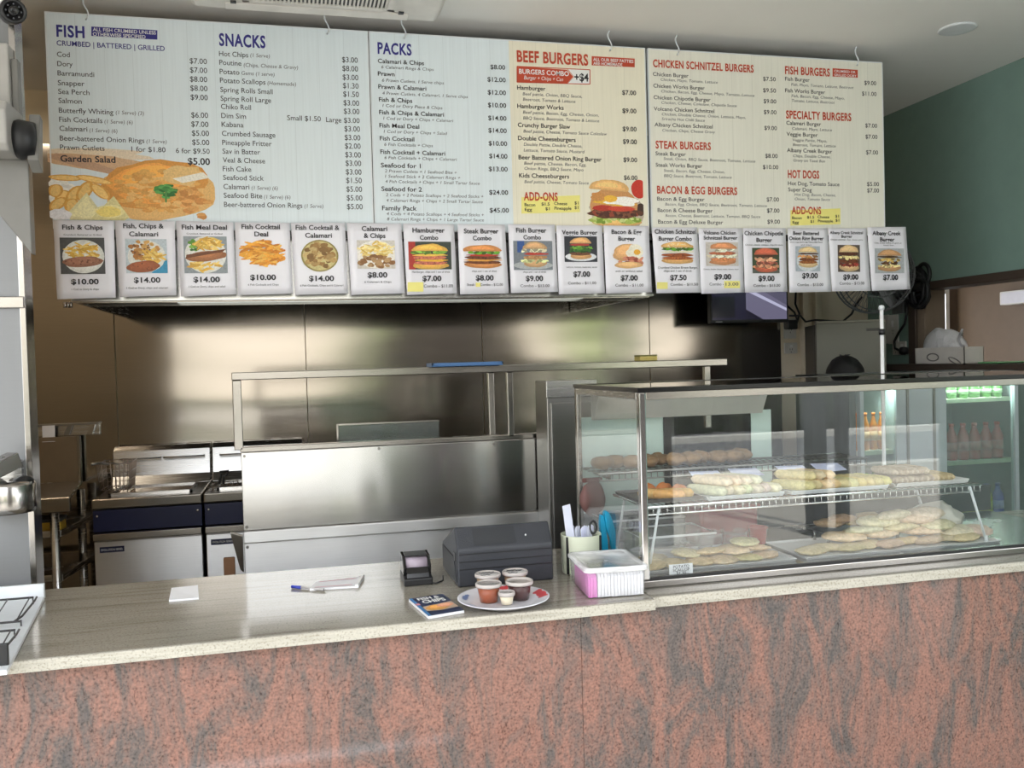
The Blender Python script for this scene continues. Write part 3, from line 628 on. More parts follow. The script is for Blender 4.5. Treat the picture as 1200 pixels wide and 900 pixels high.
# board 2
it = [c2.t(*a, bold=.01) for a in (('Calamari & Chips',78,176,17,263),('Prawn',78,227,17,145),('Prawn & Calamari',80,279,17,272),('Fish & Chips',82,331,17,216),('Fish & Chips & Calamari',83,382,17,343),('Fish Meal Deal',84,435,17,244),('Fish Cocktail',86,487,17,224),('Fish Cocktail + Calamari',88,541,17,348),('Seafood for 1',90,595,18,250),('Seafood for 2',92,690,18,255),('Family Pack',95,767,18,234),
  ('Hamburger',637,283,17,751),('Hamburger Works',638,357,17,824),('Crunchy Burger Slaw',640,433,17,850),('Double Cheeseburgers',641,486,17,872),('Beer Battered Onion Ring Burger',643,563,17,976),('Kids Cheeseburgers',645,636,17,846))]
it += prices(c2, [('$8.00',530,200,589),('$12.00',518,250,591),('$12.00',519,302,592),('$10.00',520,353,593),('$14.00',521,405,594),('$14.00',522,455,595),('$10.00',523,507,597),('$14.00',525,558,598),('$13.00',523,610,599),('$24.00',525,704,601),('$45.00',527,776,604),('$7.00',1059,303,1115),('$9.00',1060,376,1116),('$9.00',1061,449,1117),('$9.00',1062,500,1118),('$9.00',1064,573,1119),('$6.00',1066,645,1120)], 18, .01)
it += [c2.t('+$4',867,241,30,924,bold=.025)]
lettering('menu_lettering', INK, B2, FR, lift(it))
lettering('small_lettering', INK2, B2, FR, [c2.t(t,x,y,12,xr,sh=.15) for t,x,y,xr in (('6 Calamari Rings & Chips',92,200,302),('6 Prawn Cutlets, 1 Serve chips',95,253,343),('4 Prawn Cutlets, 4 Calamari, 1 Serve chips',96,305,439),('1 Cod or Dory Piece & Chips',97,355,337),('1 Cod or Dory + Chips + Calamari',100,406,381),('1 Cod or Dory + Chips + Salad',102,459,356),('6 Fish Cocktails + Chips',104,511,299),('6 Fish Cocktails + Chips + Calamari',105,564,395),
  ('2 Prawn Cutlets + 1 Seafood Bite +',106,618,395),('1 Seafood Stick + 2 Calamari Rings +',107,639,409),('4 Fish Cocktails + Chips + 1 Small Tartar Sauce',108,660,487),('2 Cods + 2 Potato Scallops + 2 Seafood Sticks +',110,714,502),('4 Calamari Rings + Chips + 2 Small Tartar Sauce',112,736,499),('4 Cods + 4 Potato Scallops + 4 Seafood Sticks +',113,790,504),('8 Calamari Rings + Chips + 1 Large Tartar Sauce',115,811,504),
  ('Beef pattie, Onion, BBQ Sauce,',660,308,898),('Beetroot, Tomato & Lettuce',661,330,871),('Beef pattie, Bacon, Egg, Cheese, Onion,',661,382,965),('BBQ Sauce, Beetroot, Tomato & Lettuce',662,405,967),('Beef pattie, Cheese, Tomato Sauce Coleslaw',663,458,998),('Double Pattie, Double Cheese,',664,511,898),('Lettuce, Tomato Sauce, Mustard',664,534,908),('Beef pattie, Cheese, Bacon, Egg,',666,587,915),('Onion Rings, BBQ Sauce, Mayo',667,608,904),('Beef pattie, Cheese, Tomato Sauce',667,661,925))])
lettering('heading_lettering', NAVY, B2, FR, [c2.t('PACKS',77,124,44,213,bold=.03,sp=1.1)])
lettering('burger_heading_lettering', RED, B2, FR, lift([c2.t('BEEF BURGERS',636,157,44,922,bold=.03,sp=1.08), c2.t('ADD-ONS',664,720,32,800,bold=.03,sp=1.08)], .0016))
quad_px(c2, [(937,194),(1110,202),(1110,167),(937,157)], .0008).build('heading_label', RED, B2)
mb = MB(); quad_px(c2, [(637,262),(838,268),(862,240),(838,212),(637,198)], .0010, mb)
for a, b in (((637,198),(930,212)),((930,212),(930,270)),((930,270),(637,262)),((637,262),(637,198))):
    dx, dy = (0, 1.6) if a[1] != b[1] and abs(a[0]-b[0]) > 5 else (1.6, 0)
    quad_px(c2, [(a[0]-dx,a[1]+dy),(b[0]-dx,b[1]+dy),(b[0]+dx,b[1]-dy),(a[0]+dx,a[1]-dy)] if dy else [(a[0]-dx,a[1]),(a[0]+dx,a[1]),(b[0]+dx,b[1]),(b[0]-dx,b[1])], .0010, mb)
quad_px(c2, [(840,266),(928,268),(928,214),(840,210),(864,240)], .0005, mb).build('combo_arrow', RED, B2)
quad_px(c2, [(842,266),(928,268),(928,214),(842,210),(866,240)], .0009).build('combo_price_field', WINK, B2)
quad_px(c2, [(655,790),(890,784),(890,716),(655,724)], .0008).build('addon_patch', YEL, B2)
lettering('label_lettering', WINK, B2, FRL, lift([c2.t('ALL OUR BEEF PATTIES',943,170,12,1104,bold=.012), c2.t('ARE HOMEMADE',943,186,12,1060,bold=.012), c2.t('BURGERS COMBO',645,218,19,845,bold=.015), c2.t('Burger + Chips + Can',665,243,15,822,sh=.2)]))
lettering('addon_lettering', INK, B2, FRL, lift([c2.t(t,x,y,12,xr,bold=.012) for t,x,y,xr in (('Bacon',667,754,710),('$1.5',735,751,768),('Cheese',786,749,838),('$1',868,747,883),('Egg',668,773,697),('$1',751,770,768),('Pineapple',787,768,855),('$1',868,765,883))]))
# board 3
it = [c3.t(*a, bold=.008) for a in (('Chicken Burger',54,168,16,204),('Chicken Works Burger',56,217,16,272),('Chicken Chipotle Burger',57,266,16,297),('Volcano Chicken Schnitzel',58,314,16,313),('Albany Chicken Schnitzel',61,381,16,306),('Steak Burger',65,503,16,193),('Steak Works Burger',66,551,16,262),('Bacon & Egg Burger',72,694,16,272),('Bacon & Cheese Burger',74,742,16,306),('Bacon & Egg Deluxe Burger',76,791,16,350),
  ('Fish Burger',612,188,16,715),('Fish Works Burger',612,237,16,780),('Calamari Burger',617,374,16,763),('Veggie Burger',618,421,16,749),('Albany Creek Burger',620,489,16,810),('Hot Dog, Tomato Sauce',624,629,16,841),('Super Dog',625,655,16,724))]
it += prices(c3, [('$7.50',519,188,572),('$9.50',519,236,573),('$9.00',521,282,574),('$9.00',522,328,575),('$9.00',524,395,577),('$8.00',528,513,580),('$10.00',518,560,583),('$7.00',534,697,586),('$7.00',535,744,588),('$9.00',537,791,590),('$9.00',946,205,996),('$11.00',936,250,997),('$7.00',950,385,1000),('$7.00',951,432,1001),('$7.00',953,498,1004),('$5.00',957,632,1008),('$7.00',958,659,1008)], 17)
lettering('menu_lettering', INK, B3, FR, it)
lettering('small_lettering', INK2, B3, FR, [c3.t(t,x,y,11.5,xr,sh=.15) for t,x,y,xr in (('Chicken, Mayo, Tomato, Lettuce',87,191,327),('Chicken, Bacon, Egg, Cheese, Mayo, Tomato, Lettuce',89,240,482),('Chicken, Cheese, Coleslaw, Chipotle Sauce',90,288,407),('Chicken, Double Cheese, Onion, Lettuce, Mayo,',92,337,445),('Sriracha Hot Chilli Sauce',92,357,273),('Chicken, Chips, Cheese Gravy',94,405,316),('Steak, Onion, BBQ Sauce, Beetroot, Tomato, Lettuce',99,525,486),('Steak, Bacon, Egg, Cheese, Onion,',100,575,357),('BBQ Sauce, Beetroot, Tomato, Lettuce',101,597,386),('Bacon, Egg, Onion, BBQ Sauce, Beetroot, Tomato, Lettuce',106,717,535),('Bacon, Cheese, Beetroot, Lettuce, Tomato, BBQ Sauce',107,765,507),
  ('Fish, Mayo, Tomato, Lettuce, Beetroot',638,212,900),('Fish, Bacon, Egg, Cheese, Mayo,',639,260,862),('Tomato, Lettuce, Beetroot',640,280,820),('Calamari, Mayo, Lettuce',642,398,809),('Veggie Pattie, Mayo,',644,446,788),('Beetroot, Tomato, Lettuce',645,466,825),('Chips, Double Cheese,',646,513,803),('Gravy on Toast Bun',647,532,780),('Hot Dog, Bacon, Cheese,',652,676,825),('Onion, Tomato Sauce',653,695,801))])
lettering('heading_lettering', RED, B3, FRL, lift([c3.t('CHICKEN SCHNITZEL BURGERS',54,123,31,478,bold=.028,sp=1.08), c3.t('STEAK BURGERS',65,466,31,298,bold=.028,sp=1.08), c3.t('BACON & EGG BURGERS',71,656,31,409,bold=.028,sp=1.08), c3.t('FISH BURGERS',611,152,32,800,bold=.028,sp=1.08), c3.t('SPECIALTY BURGERS',615,339,32,890,bold=.028,sp=1.08), c3.t('HOT DOGS',623,590,32,755,bold=.028,sp=1.08), c3.t('ADD-ONS',639,743,30,763,bold=.028,sp=1.08)]))
quad_px(c3, [(812,179),(918,184),(918,151),(812,144)], .0008).build('heading_label', RED, B3)
lettering('label_lettering', WINK, B3, FRL, lift([c3.t('CRUMBED OR',818,156,10,908,bold=.012), c3.t('GRILLED DORY',818,172,10,912,bold=.012)]))
quad_px(c3, [(634,808),(845,802),(845,735),(634,743)], .0008).build('addon_patch', YEL, B3)
lettering('addon_lettering', INK, B3, FRL, lift([c3.t(t,x,y,11,xr,bold=.012) for t,x,y,xr in (('Bacon',641,775,681),('$1.5',704,772,734),('Cheese',748,771,797),('$1',823,768,838),('Egg',643,794,669),('$1',718,790,733),('Pineapple',750,788,813),('$1',824,785,839))]))

# ------------------------------------------------------------------ printed food pictures
class Pic(MB):
    """flat printed picture built from coloured shapes inside a rectangle (0..1, 0..1)"""
    def __init__(s, o, ex, ez):
        super().__init__(); s.o, s.ex, s.ez = o, ex, ez; s.n = ex.cross(ez).normalized(); s.k = 0; s.asp = ex.length/ez.length
    def poly(s, pts, col, var=0.06, clip=True):
        s.k += 1; f = 1+random.uniform(-var, var); s.c = tuple(c*f for c in S(*col)); d = s.n*(.00012+.000008*s.k)
        if clip: pts = [(min(1, max(0, u)), min(1, max(0, v))) for u, v in pts]
        s.add([s.o+s.ex*u+s.ez*v+d for u, v in pts], [tuple(range(len(pts)))], False)
    def rect(s, u0, v0, u1, v1, col): s.poly([(u0, v0), (u1, v0), (u1, v1), (u0, v1)], col, 0)
    def el(s, u, v, ru, rv, col, lump=.06, n=22, rot=0.0, half=None, var=.06):
        ph = random.uniform(0, 99); pts = []
        for i in range(n):
            t = 2*PI*i/n; k = 1+lump*noise.noise(Vector((math.cos(t)*1.7+ph, math.sin(t)*1.7, ph)))*2
            a, b = ru*k*math.cos(t), rv*k*math.sin(t)
            if half == 'up': b = max(b, -rv*.12)
            if half == 'dn': b = min(b, rv*.2)
            c, q = math.cos(rot), math.sin(rot); pts.append((u+a*c-b*q, v+a*q+b*c))
        s.poly(pts, col, var)
    def scatter(s, n, u, v, ru, rv, cols, size, long=1.0, lump=.2, var=.12):
        for _ in range(n):
            t = random.uniform(0, 2*PI); r = math.sqrt(random.random())
            s.el(u+ru*r*math.cos(t), v+rv*r*math.sin(t), size*long*random.uniform(.7, 1.2), size*random.uniform(.7, 1.2), random.choice(cols), lump, 9, random.uniform(-.9, .9) if long > 1 else 0, var=var)
    def chips(s, n, u, v, ru, rv, size=.035, cols=((236, 196, 96), (226, 178, 76), (244, 212, 124), (214, 164, 70))): s.scatter(n, u, v, ru, rv, cols, size, 3.6, .05)
    def shaded(s, u, v, ru, rv, col, rot=0, half=None, lump=.08):
        for i in range(4):
            f = 1-.17*i; c = tuple(min(255, int(x*(1+.07*i))) for x in col); s.el(u-.02*i*ru, v+.10*i*rv, ru*f, rv*f, c, lump, 22, rot, half)
    def burger(s, u, v, w, h, bun, fills, seeds=False, rot=0):
        s.shaded(u, v-h*.34, w*.5, h*.16, tuple(int(c*.93) for c in bun))
        n = len(fills)
        for i, (c, kind) in enumerate(fills):
            y = v-h*.24+h*.42*i/max(1, n-1)
            if kind == 'w': s.scatter(20, u, y, w*.5, h*.05, (c, tuple(int(x*.75) for x in c), tuple(min(255, int(x*1.2)) for x in c)), h*.05, 1.8)
            elif kind == 'p': s.el(u, y, w*.5, h*.085, c, .1); s.scatter(16, u, y, w*.45, h*.05, (tuple(int(x*.8) for x in c), tuple(min(255, int(x*1.15)) for x in c)), h*.028)
            else: s.el(u, y, w*.48, h*.05, c, .25)
        s.shaded(u, v+h*.27, w*.5, h*.25, bun, half='up')
        if seeds: s.scatter(26, u, v+h*.36, w*.36, h*.1, ((250, 236, 200),), h*.014, 1.4)
def food(P, kind):
    G1, G2 = (96, 150, 52), (130, 176, 70); TOM = (196, 66, 48); BR = (120, 74, 44); EGG = (248, 240, 220)
    if kind == 0:
        P.rect(0, 0, 1, 1, (84, 84, 84)); P.el(.52, .48, .47, .46, (226, 226, 220), .01, 30); P.el(.52, .48, .40, .39, (240, 238, 232), .01, 30); P.chips(46, .5, .62, .34, .2, .03); P.shaded(.5, .34, .46, .15, (150, 104, 84), .06); P.scatter(26, .5, .34, .4, .1, ((170, 124, 100), (128, 84, 66)), .022)
    elif kind == 1:
        P.rect(0, 0, 1, 1, (196, 206, 212)); P.poly([(.6, 0), (1, 0), (1, .42)], (60, 150, 190)); P.el(.5, .5, .46, .46, (232, 230, 222), .02); P.scatter(34, .45, .68, .34, .26, ((196, 140, 70), (176, 116, 54), (216, 168, 96)), .07); P.scatter(12, .35, .72, .25, .18, ((120, 76, 40),), .03); P.chips(24, .68, .5, .22, .2); P.shaded(.42, .2, .4, .16, (150, 84, 50), .1); P.scatter(20, .42, .2, .34, .1, ((176, 104, 64), (120, 64, 38)), .02)
    elif kind == 2:
        P.rect(0, 0, 1, 1, (150, 156, 160)); P.el(.5, .5, .48, .5, (236, 234, 228), .01, 30); P.scatter(22, .25, .75, .16, .14, (G1, G2, (60, 110, 44)), .05); P.chips(34, .58, .8, .3, .15); P.chips(20, .5, .18, .36, .12); P.shaded(.52, .46, .48, .14, (160, 104, 66), .12); P.poly([(.04, .4), (.9, .58), (.98, .66), (.06, .5)], (116, 70, 42))
    elif kind == 3:
        P.scatter(10, .5, .45, .4, .3, ((236, 162, 60),), .14); P.chips(90, .5, .5, .46, .42, .042, ((240, 170, 60), (230, 150, 44), (248, 192, 90), (214, 130, 36)))
    elif kind == 4:
        P.el(.5, .5, .5, .49, (150, 136, 80), .01, 32); P.el(.5, .5, .45, .45, (200, 186, 130), .01, 32); P.scatter(60, .5, .5, .38, .38, ((186, 152, 96), (160, 122, 70), (206, 178, 120), (134, 100, 56)), .07, 1.5)
    elif kind == 5:
        P.rect(0, 0, 1, 1, (214, 206, 196)); P.el(.5, .5, .52, .5, (236, 230, 222), .02); P.chips(60, .5, .66, .44, .28, .035, ((240, 212, 130), (228, 190, 96), (248, 228, 160))); P.scatter(30, .5, .24, .42, .2, ((166, 126, 84), (140, 98, 60), (190, 152, 108)), .075, 1.3)
    elif kind == 6:
        P.rect(0, 0, 1, 1, (64, 70, 62)); P.rect(0, 0, .16, 1, (180, 60, 50)); P.burger(.5, .45, .82, .9, (226, 176, 84), [((196, 110, 90), 'p'), ((240, 186, 60), 's'), ((206, 120, 92), 'p'), ((244, 200, 90), 's'), (G2, 'w')])
    elif kind == 7:
        P.burger(.5, .47, .94, .92, (206, 138, 80), [((120, 70, 44), 'p'), ((226, 160, 70), 's'), ((110, 62, 40), 'p'), (TOM, 's'), (G1, 'w')])
    elif kind == 8:
        P.rect(0, 0, 1, 1, (128, 134, 142)); P.rect(.1, .6, .28, 1, (60, 90, 150)); P.el(.5, .16, .5, .14, (184, 188, 190), .02); P.burger(.55, .52, .62, .86, (200, 160, 116), [((206, 210, 150), 'w'), ((186, 138, 92), 'p'), (TOM, 's'), ((226, 214, 180), 'w')])
    elif kind == 9:
        P.rect(0, 0, 1, 1, (52, 54, 62)); P.el(.5, .2, .48, .17, (226, 228, 232), .01, 28); P.burger(.5, .52, .64, .84, (214, 164, 110), [((110, 72, 48), 'p'), ((60, 110, 44), 'w'), (G1, 'w'), ((180, 70, 60), 's')])
    elif kind == 10:
        P.shaded(.42, .62, .4, .3, (214, 164, 112), .5); P.el(.72, .55, .26, .3, EGG, .2); P.el(.76, .62, .1, .1, (236, 176, 60), .05); P.scatter(26, .58, .3, .34, .14, ((190, 104, 84), (150, 74, 58), (214, 140, 112)), .06, 1.5); P.shaded(.5, .15, .42, .12, (216, 172, 120))
    elif kind == 11:
        P.burger(.5, .5, .98, .98, (220, 172, 108), [((176, 96, 50), 'p'), ((160, 84, 44), 'p'), ((244, 236, 210), 's'), (G1, 'w')], True)
    elif kind == 12:
        P.rect(0, 0, 1, 1, (206, 198, 190)); P.burger(.52, .5, .82, .92, (206, 140, 96), [((216, 140, 92), 'p'), ((232, 220, 190), 'w'), ((200, 116, 80), 'p'), ((236, 226, 196), 'w')])
    elif kind == 13:
        P.rect(0, 0, 1, 1, (62, 76, 52)); P.rect(0, 0, 1, .14, (96, 100, 92)); P.burger(.5, .5, .84, .96, (196, 100, 74), [((206, 146, 110), 'w'), ((184, 104, 84), 'w'), ((216, 160, 126), 'w'), ((92, 54, 40), 's')])
    elif kind == 14:
        P.rect(0, 0, 1, 1, (178, 186, 196)); P.el(.5, .4, .46, .4, (210, 214, 218), .02); P.burger(.52, .56, .78, .8, (214, 186, 140), [((150, 90, 46), 'p'), ((126, 70, 38), 'p'), ((196, 140, 84), 'w'), ((88, 52, 34), 's')])
    elif kind == 15:
        P.rect(0, 0, 1, 1, (96, 84, 76)); P.burger(.5, .5, .88, .96, (216, 182, 136), [((150, 60, 50), 'w'), ((116, 62, 38), 'p'), ((220, 196, 140), 'w'), ((90, 50, 34), 'p')])
    else:
        P.rect(0, 0, 1, 1, (176, 180, 184)); P.burger(.5, .5, .8, .86, (190, 146, 104), [((214, 196, 140), 'w'), ((96, 62, 36), 'w'), ((200, 170, 96), 'w'), ((84, 56, 34), 's')])
# big pictures on the boards
o = c1.p(160, 702); P = Pic(o, EX*(c1.p(690, 702).x-o.x), EZ*(c1.p(160, 470).z-o.z)); P.o.y = YM-.0004
random.seed(3)
P.el(.28, .93, .34, .08, (232, 214, 190), .2); P.el(.24, .82, .30, .10, (214, 176, 140), .15, rot=-.12); P.poly([(0, .86), (.2, .72), (.42, .62), (.4, .70), (.2, .86), (.05, .92)], (196, 158, 132))
P.el(.66, .42, .36, .40, (238, 190, 120), .1, 30, -.5); P.shaded(.62, .50, .30, .36, (224, 156, 76), -.5, lump=.12); P.scatter(150, .66, .42, .27, .30, ((232, 176, 96), (222, 158, 80), (238, 190, 118), (226, 166, 88)), .026, 1.3, var=.04)
P.el(.82, .66, .12, .14, (236, 196, 130), .2); P.poly([(.74, .60), (.93, .7), (.97, .62), (.8, .54)], (246, 240, 226)); P.scatter(26, .88, .3, .09, .26, ((230, 168, 96), (214, 146, 76)), .035)
P.scatter(8, .09, .42, .08, .16, ((240, 236, 230),), .06)
for (u, v, l, r) in ((.10, .58, .10, -.1), (.27, .56, .12, -.45), (.08, .32, .09, 1.4), (.15, .36, .12, 1.3), (.21, .40, .14, 1.35), (.05, .22, .1, 1.2), (.30, .4, .12, -1.2), (.04, .40, .09, 1.5), (.13, .20, .1, 1.5)):
    P.el(u, v, l, .045, (226, 168, 84), .05, 16, r); P.el(u, v, l*.85, .03, (244, 204, 128), .05, 16, r)
P.poly([(.09, .06), (.22, .38), (.30, .12), (.26, .0), (.12, 0)], (236, 226, 176)); P.poly([(.11, .05), (.22, .33), (.28, .11), (.24, .02)], (250, 240, 190)); P.poly([(.24, .02), (.38, .34), (.47, .04), (.44, 0), (.26, 0)], (232, 220, 160)); P.el(.35, .12, .09, .10, (250, 236, 172), .1); P.el(.35, .12, .07, .075, (244, 222, 130), .1); P.el(.06, .07, .07, .08, (240, 238, 244), .1)
P.scatter(40, .695, .42, .055, .09, ((70, 140, 64), (96, 170, 84), (50, 112, 50)), .024, 1.2); P.poly([(.69, .26), (.7, .26), (.705, .42), (.69, .42)], (80, 140, 70))
P.build('food_picture', PRINT, B1)
o = c2.p(918, 840); P = Pic(o, EX*(c2.p(1147, 840).x-o.x), EZ*(c2.p(918, 648).z-o.z)); P.o.y = YM-.0004
P.el(.55, .3, .5, .34, (196, 180, 160), .15); P.el(.93, .8, .14, .2, (206, 60, 44), .03); P.el(.95, .36, .09, .13, (70, 50, 40), .05)
P.el(.48, .45, .40, .40, (206, 150, 96), .05); P.shaded(.52, .08, .44, .1, (222, 176, 110)); P.scatter(60, .5, .14, .46, .07, ((176, 196, 96), (130, 160, 60), (206, 216, 140)), .04, 1.5); P.el(.5, .27, .46, .11, (104, 62, 44), .12); P.scatter(50, .5, .28, .42, .08, ((84, 46, 34), (134, 84, 60), (150, 70, 50)), .035); P.el(.3, .38, .2, .06, (190, 60, 44), .1); P.el(.6, .37, .24, .055, (206, 74, 54), .1)
P.poly([(.1, .5), (.6, .42), (.9, .46), (.7, .56), (.2, .6)], (240, 190, 70)); P.el(.62, .53, .34, .1, (248, 244, 236), .25, rot=-.1); P.el(.42, .58, .12, .07, (244, 190, 70), .1)
P.shaded(.4, .78, .36, .2, (226, 178, 116), -.08, 'up'); P.el(.2, .62, .13, .1, (214, 150, 84), .2)
P.build('food_picture', PRINT, B2)

# ------------------------------------------------------------------ posters
YP = 3.578
k4 = 1200/380
c4, c5, c6 = Crop(40, 250, k4, YP), Crop(400, 250, k4, YP), Crop(740, 250, k4, YP)
PO = [  # crop, four corners TL TR BR BL, picture box, label, title lines, price, captions, yellow patch
 (c4, (70,25),(295,28),(302,312),(85,318), (100,90,265,225), 'Fish & Chips', [('Fish & Chips',105,255,52,17)], ('$10.00',138,240,253), [('Crumbed, Battered or Grilled',110,250,80,6),('1 Cod or Dory & chips',140,240,281,7)], None),
 (c4, (298,27),(520,30),(527,303),(317,310), (342,95,495,222), 'Fish, Chips & Calamari', [('Fish, Chips &',330,480,47,17),('Calamari',352,460,77,17)], ('$14.00',370,468,247), [('1 Cod or Dory, chips and calamari',343,497,276,7)], None),
 (c4, (525,28),(737,33),(748,300),(543,308), (557,85,717,222), 'Fish Meal Deal', [('Fish Meal Deal',547,714,52,17)], ('$14.00',590,688,245), [('Crumbed, Battered or Grilled',565,697,76,6),('1 Cod or Dory, chips and salad',573,708,271,7)], None),
 (c4, (742,33),(945,35),(958,297),(755,303), (760,95,932,200), 'Fish Cocktail Deal', [('Fish Cocktail',768,910,50,17),('Deal',815,866,77,17)], ('$10.00',800,895,237), [('6 Fish Cocktails and Chips',792,905,264,7)], None),
 (c4, (950,35),(1150,35),(1163,296),(967,302), (990,97,1128,217), 'Fish Cocktail & Calamari', [('Fish Cocktail &',968,1130,53,17),('Calamari',1003,1102,82,17)], ('$14.00',1017,1110,241), [('6 Fish Cocktails, Chips and 6 Calamari',985,1145,267,7)], None),
 (c5, (20,35),(222,38),(235,296),(37,302), (60,100,200,205), 'Calamari & Chips', [('Calamari',75,170,57,17),('& Chips',83,163,83,17)], ('$8.00',97,170,228), [('6 Calamari & Chips',85,185,254,7)], None),
 (c5, (228,38),(417,40),(428,296),(243,302), (250,105,408,208), 'Hamburger Combo', [('Hamburger',263,382,63,17),('Combo',290,358,90,16)], ('$7.00',300,370,241), [('Hamburger, chips and 1 can of drink',262,402,217,7),('Combo - $11.00',305,413,269,11)], (245,255,303,290)),
 (c5, (430,40),(605,42),(620,296),(440,300), (452,112,597,205), 'Steak Burger Combo', [('Steak Burger',453,581,66,17),('Combo',486,555,92,16)], ('$8.00',497,563,239), [('chips and 1 can of drink',483,575,214,7),('Steak      Combo - $12.00',465,597,264,9)], (497,257,515,272)),
 (c5, (617,40),(790,42),(802,291),(628,295), (638,102,782,210), 'Fish Burger Combo', [('Fish Burger',646,758,63,17),('Combo',673,738,89,16)], ('$9.00',682,746,241), [('chips and 1 can of drink',672,757,217,7),('Combo - $13.00',662,770,268,10)], None),
 (c5, (795,45),(965,45),(975,296),(805,300), (826,85,947,180), 'Veggie Burger', [('Veggie Burger',815,947,71,16)], ('$7.00',858,920,225), [('Lettuce, tomato, beetroot, sauce',832,945,199,6),('Combo - $11.00',838,942,258,10)], None),
 (c5, (970,45),(1137,47),(1150,292),(980,298), (1000,105,1125,207), 'Bacon & Egg Burger', [('Bacon & Egg',999,1110,69,16),('Burger',1024,1086,94,16)], ('$7.00',1033,1096,239), [('with or without salad',1013,1112,214,7),('Combo - $11.00',1013,1117,266,10)], None),
 (c6, (75,52),(243,52),(258,293),(92,296), (110,105,230,188), 'Chicken Schnitzel Burger Combo', [('Chicken Schnitzel',85,237,68,16),('Burger Combo',100,222,94,16)], ('$7.50',142,203,238), [('Crumbed Chicken Breast Burger,',97,245,201,8),('chips and 1 can of drink',118,222,213,8),('Combo - $11.50',143,245,263,10)], (93,255,133,280)),
 (c6, (248,55),(410,55),(417,293),(258,298), (275,107,395,195), 'Volcano Chicken Schnitzel Burger', [('Volcano Chicken',265,385,72,13),('Schnitzel Burger',266,391,91,13)], ('$9.00',306,368,235), [('Chicken, double cheese, onion, lettuce, mayo',265,395,207,5),('Combo -',287,340,262,10),('13.00',347,394,262,11)], (342,250,400,277)),
 (c6, (412,55),(570,55),(577,290),(420,293), (447,128,547,222), 'Chicken Chipotle Burger', [('Chicken Chipotle',417,560,74,15),('Burger',461,519,99,15)], ('$9.00',469,528,241), [('Chicken, cheese, coleslaw, chipotle sauce',420,558,117,6),('Combo - $13.00',450,549,267,10)], None),
 (c6, (578,55),(725,55),(740,290),(585,293), (607,122,697,215), 'Beer Battered Onion Ring Burger', [('Beer Battered',597,692,74,13),('Onion Ring Burger',582,710,93,13)], ('$9.00',630,688,231), [('Onion rings, bacon, egg, cheese, BBQ sauce',585,705,107,5),('and mayo',625,665,117,5),('Combo - $13.00',612,708,264,10)], None),
 (c6, (728,55),(870,55),(885,287),(742,289), (763,117,845,217), 'Albany Creek Schnitzel Burger', [('Albany Creek Schnitzel',733,855,72,10),('Burger',775,815,86,10)], ('$9.00',782,838,236), [('Chicken schnitzel, chips, cheese, gravy',735,855,98,5),('Combo - $13.00',768,860,259,10)], None),
 (c6, (872,52),(1015,50),(1033,281),(890,287), (900,130,1008,222), 'Albany Creek Burger', [('Albany Creek',890,995,74,15),('Burger',918,972,97,15)], ('$7.00',930,985,237), [('Chips, double cheese and gravy on',897,997,110,5),('toast bun',930,968,118,5)], None)]
POLY = mat('glossy_paper', S(238, 236, 244), .22, var=.02)
for i, (C, TL, TR, BR_, BL, pb, nm, title, price, caps, yel) in enumerate(PO):
    random.seed(20+i)
    ctr = C.p(sum(q[0] for q in (TL, TR, BR_, BL))/4, sum(q[1] for q in (TL, TR, BR_, BL))/4)
    o = C.p(*BL)
    T = thing('menu_poster', 'white laminated poster for %s at %s under the menu boards' % (nm, price[0]), 'poster', (ctr.x, YP, o.z), 'laminated posters under the menu boards')
    q = [C.p(*k) for k in (BL, BR_, TR, TL)]
    n = 8; mb = MB(); vs = []; fs = []
    for a in range(n+1):
        f = a/n
        L_, R_ = q[0].lerp(q[3], f), q[1].lerp(q[2], f)
        for b in range(n+1):
            p = L_.lerp(R_, b/n); p.y = YP+.0012*math.sin(b*1.1+i)*(1-f)+.001*math.sin(a*1.3+i*2); vs.append(p)
    for a in range(n):
        for b in range(n): fs.append((a*(n+1)+b, a*(n+1)+b+1, (a+1)*(n+1)+b+1, (a+1)*(n+1)+b))
    mb.smooth = True; mb.add(vs, fs); sh = mb.build('sheet', POLY, T)
    md = sh.modifiers.new('thick', 'SOLIDIFY'); md.thickness = .0006; md.offset = -1
    x0, y0, x1, y1 = pb; o = C.p(x0, y1); P = Pic(o, Vector((C.p(x1, y1).x-o.x, 0, 0)), Vector((0, 0, C.p(x0, y0).z-o.z))); P.o.y = YP-.0032
    food(P, i); P.build('food_picture', PRINT, T)
    FRP = (Vector((0, YP, 0)), EX, EZ)
    its = [C.t(t, a, y, h, b, 'c', bold=.02) for (t, a, b, y, h) in title]+[C.t(price[0], price[1], price[3], 19, price[2], 'c', bold=.028)]
    lettering('title_lettering', INK, T, FRP, lift(its, .003))
    lettering('caption_lettering', INK2, T, FRP, lift([C.t(t, a, y, h, b, 'c', bold=.008) for (t, a, b, y, h) in caps], .0035))
    if yel: a, b, c, d = yel; quad_px(C, [(a, d), (c, d), (c, b), (a, b)], .003).build('highlight', YEL, T)
# dark poster strip behind the sheets
x0, x1 = onY(66, 300, 3.59).x, onY(1062, 300, 3.59).x
o = MB().box(x0+.01, x1-.03, 3.588, 3.598, 2.10, 2.128).build('poster_rail', BLACK, bevel=.002, org=((x0+x1)/2, 3.593, 2.10)); tag(o, 'dark rail behind the row of laminated posters', 'rail')

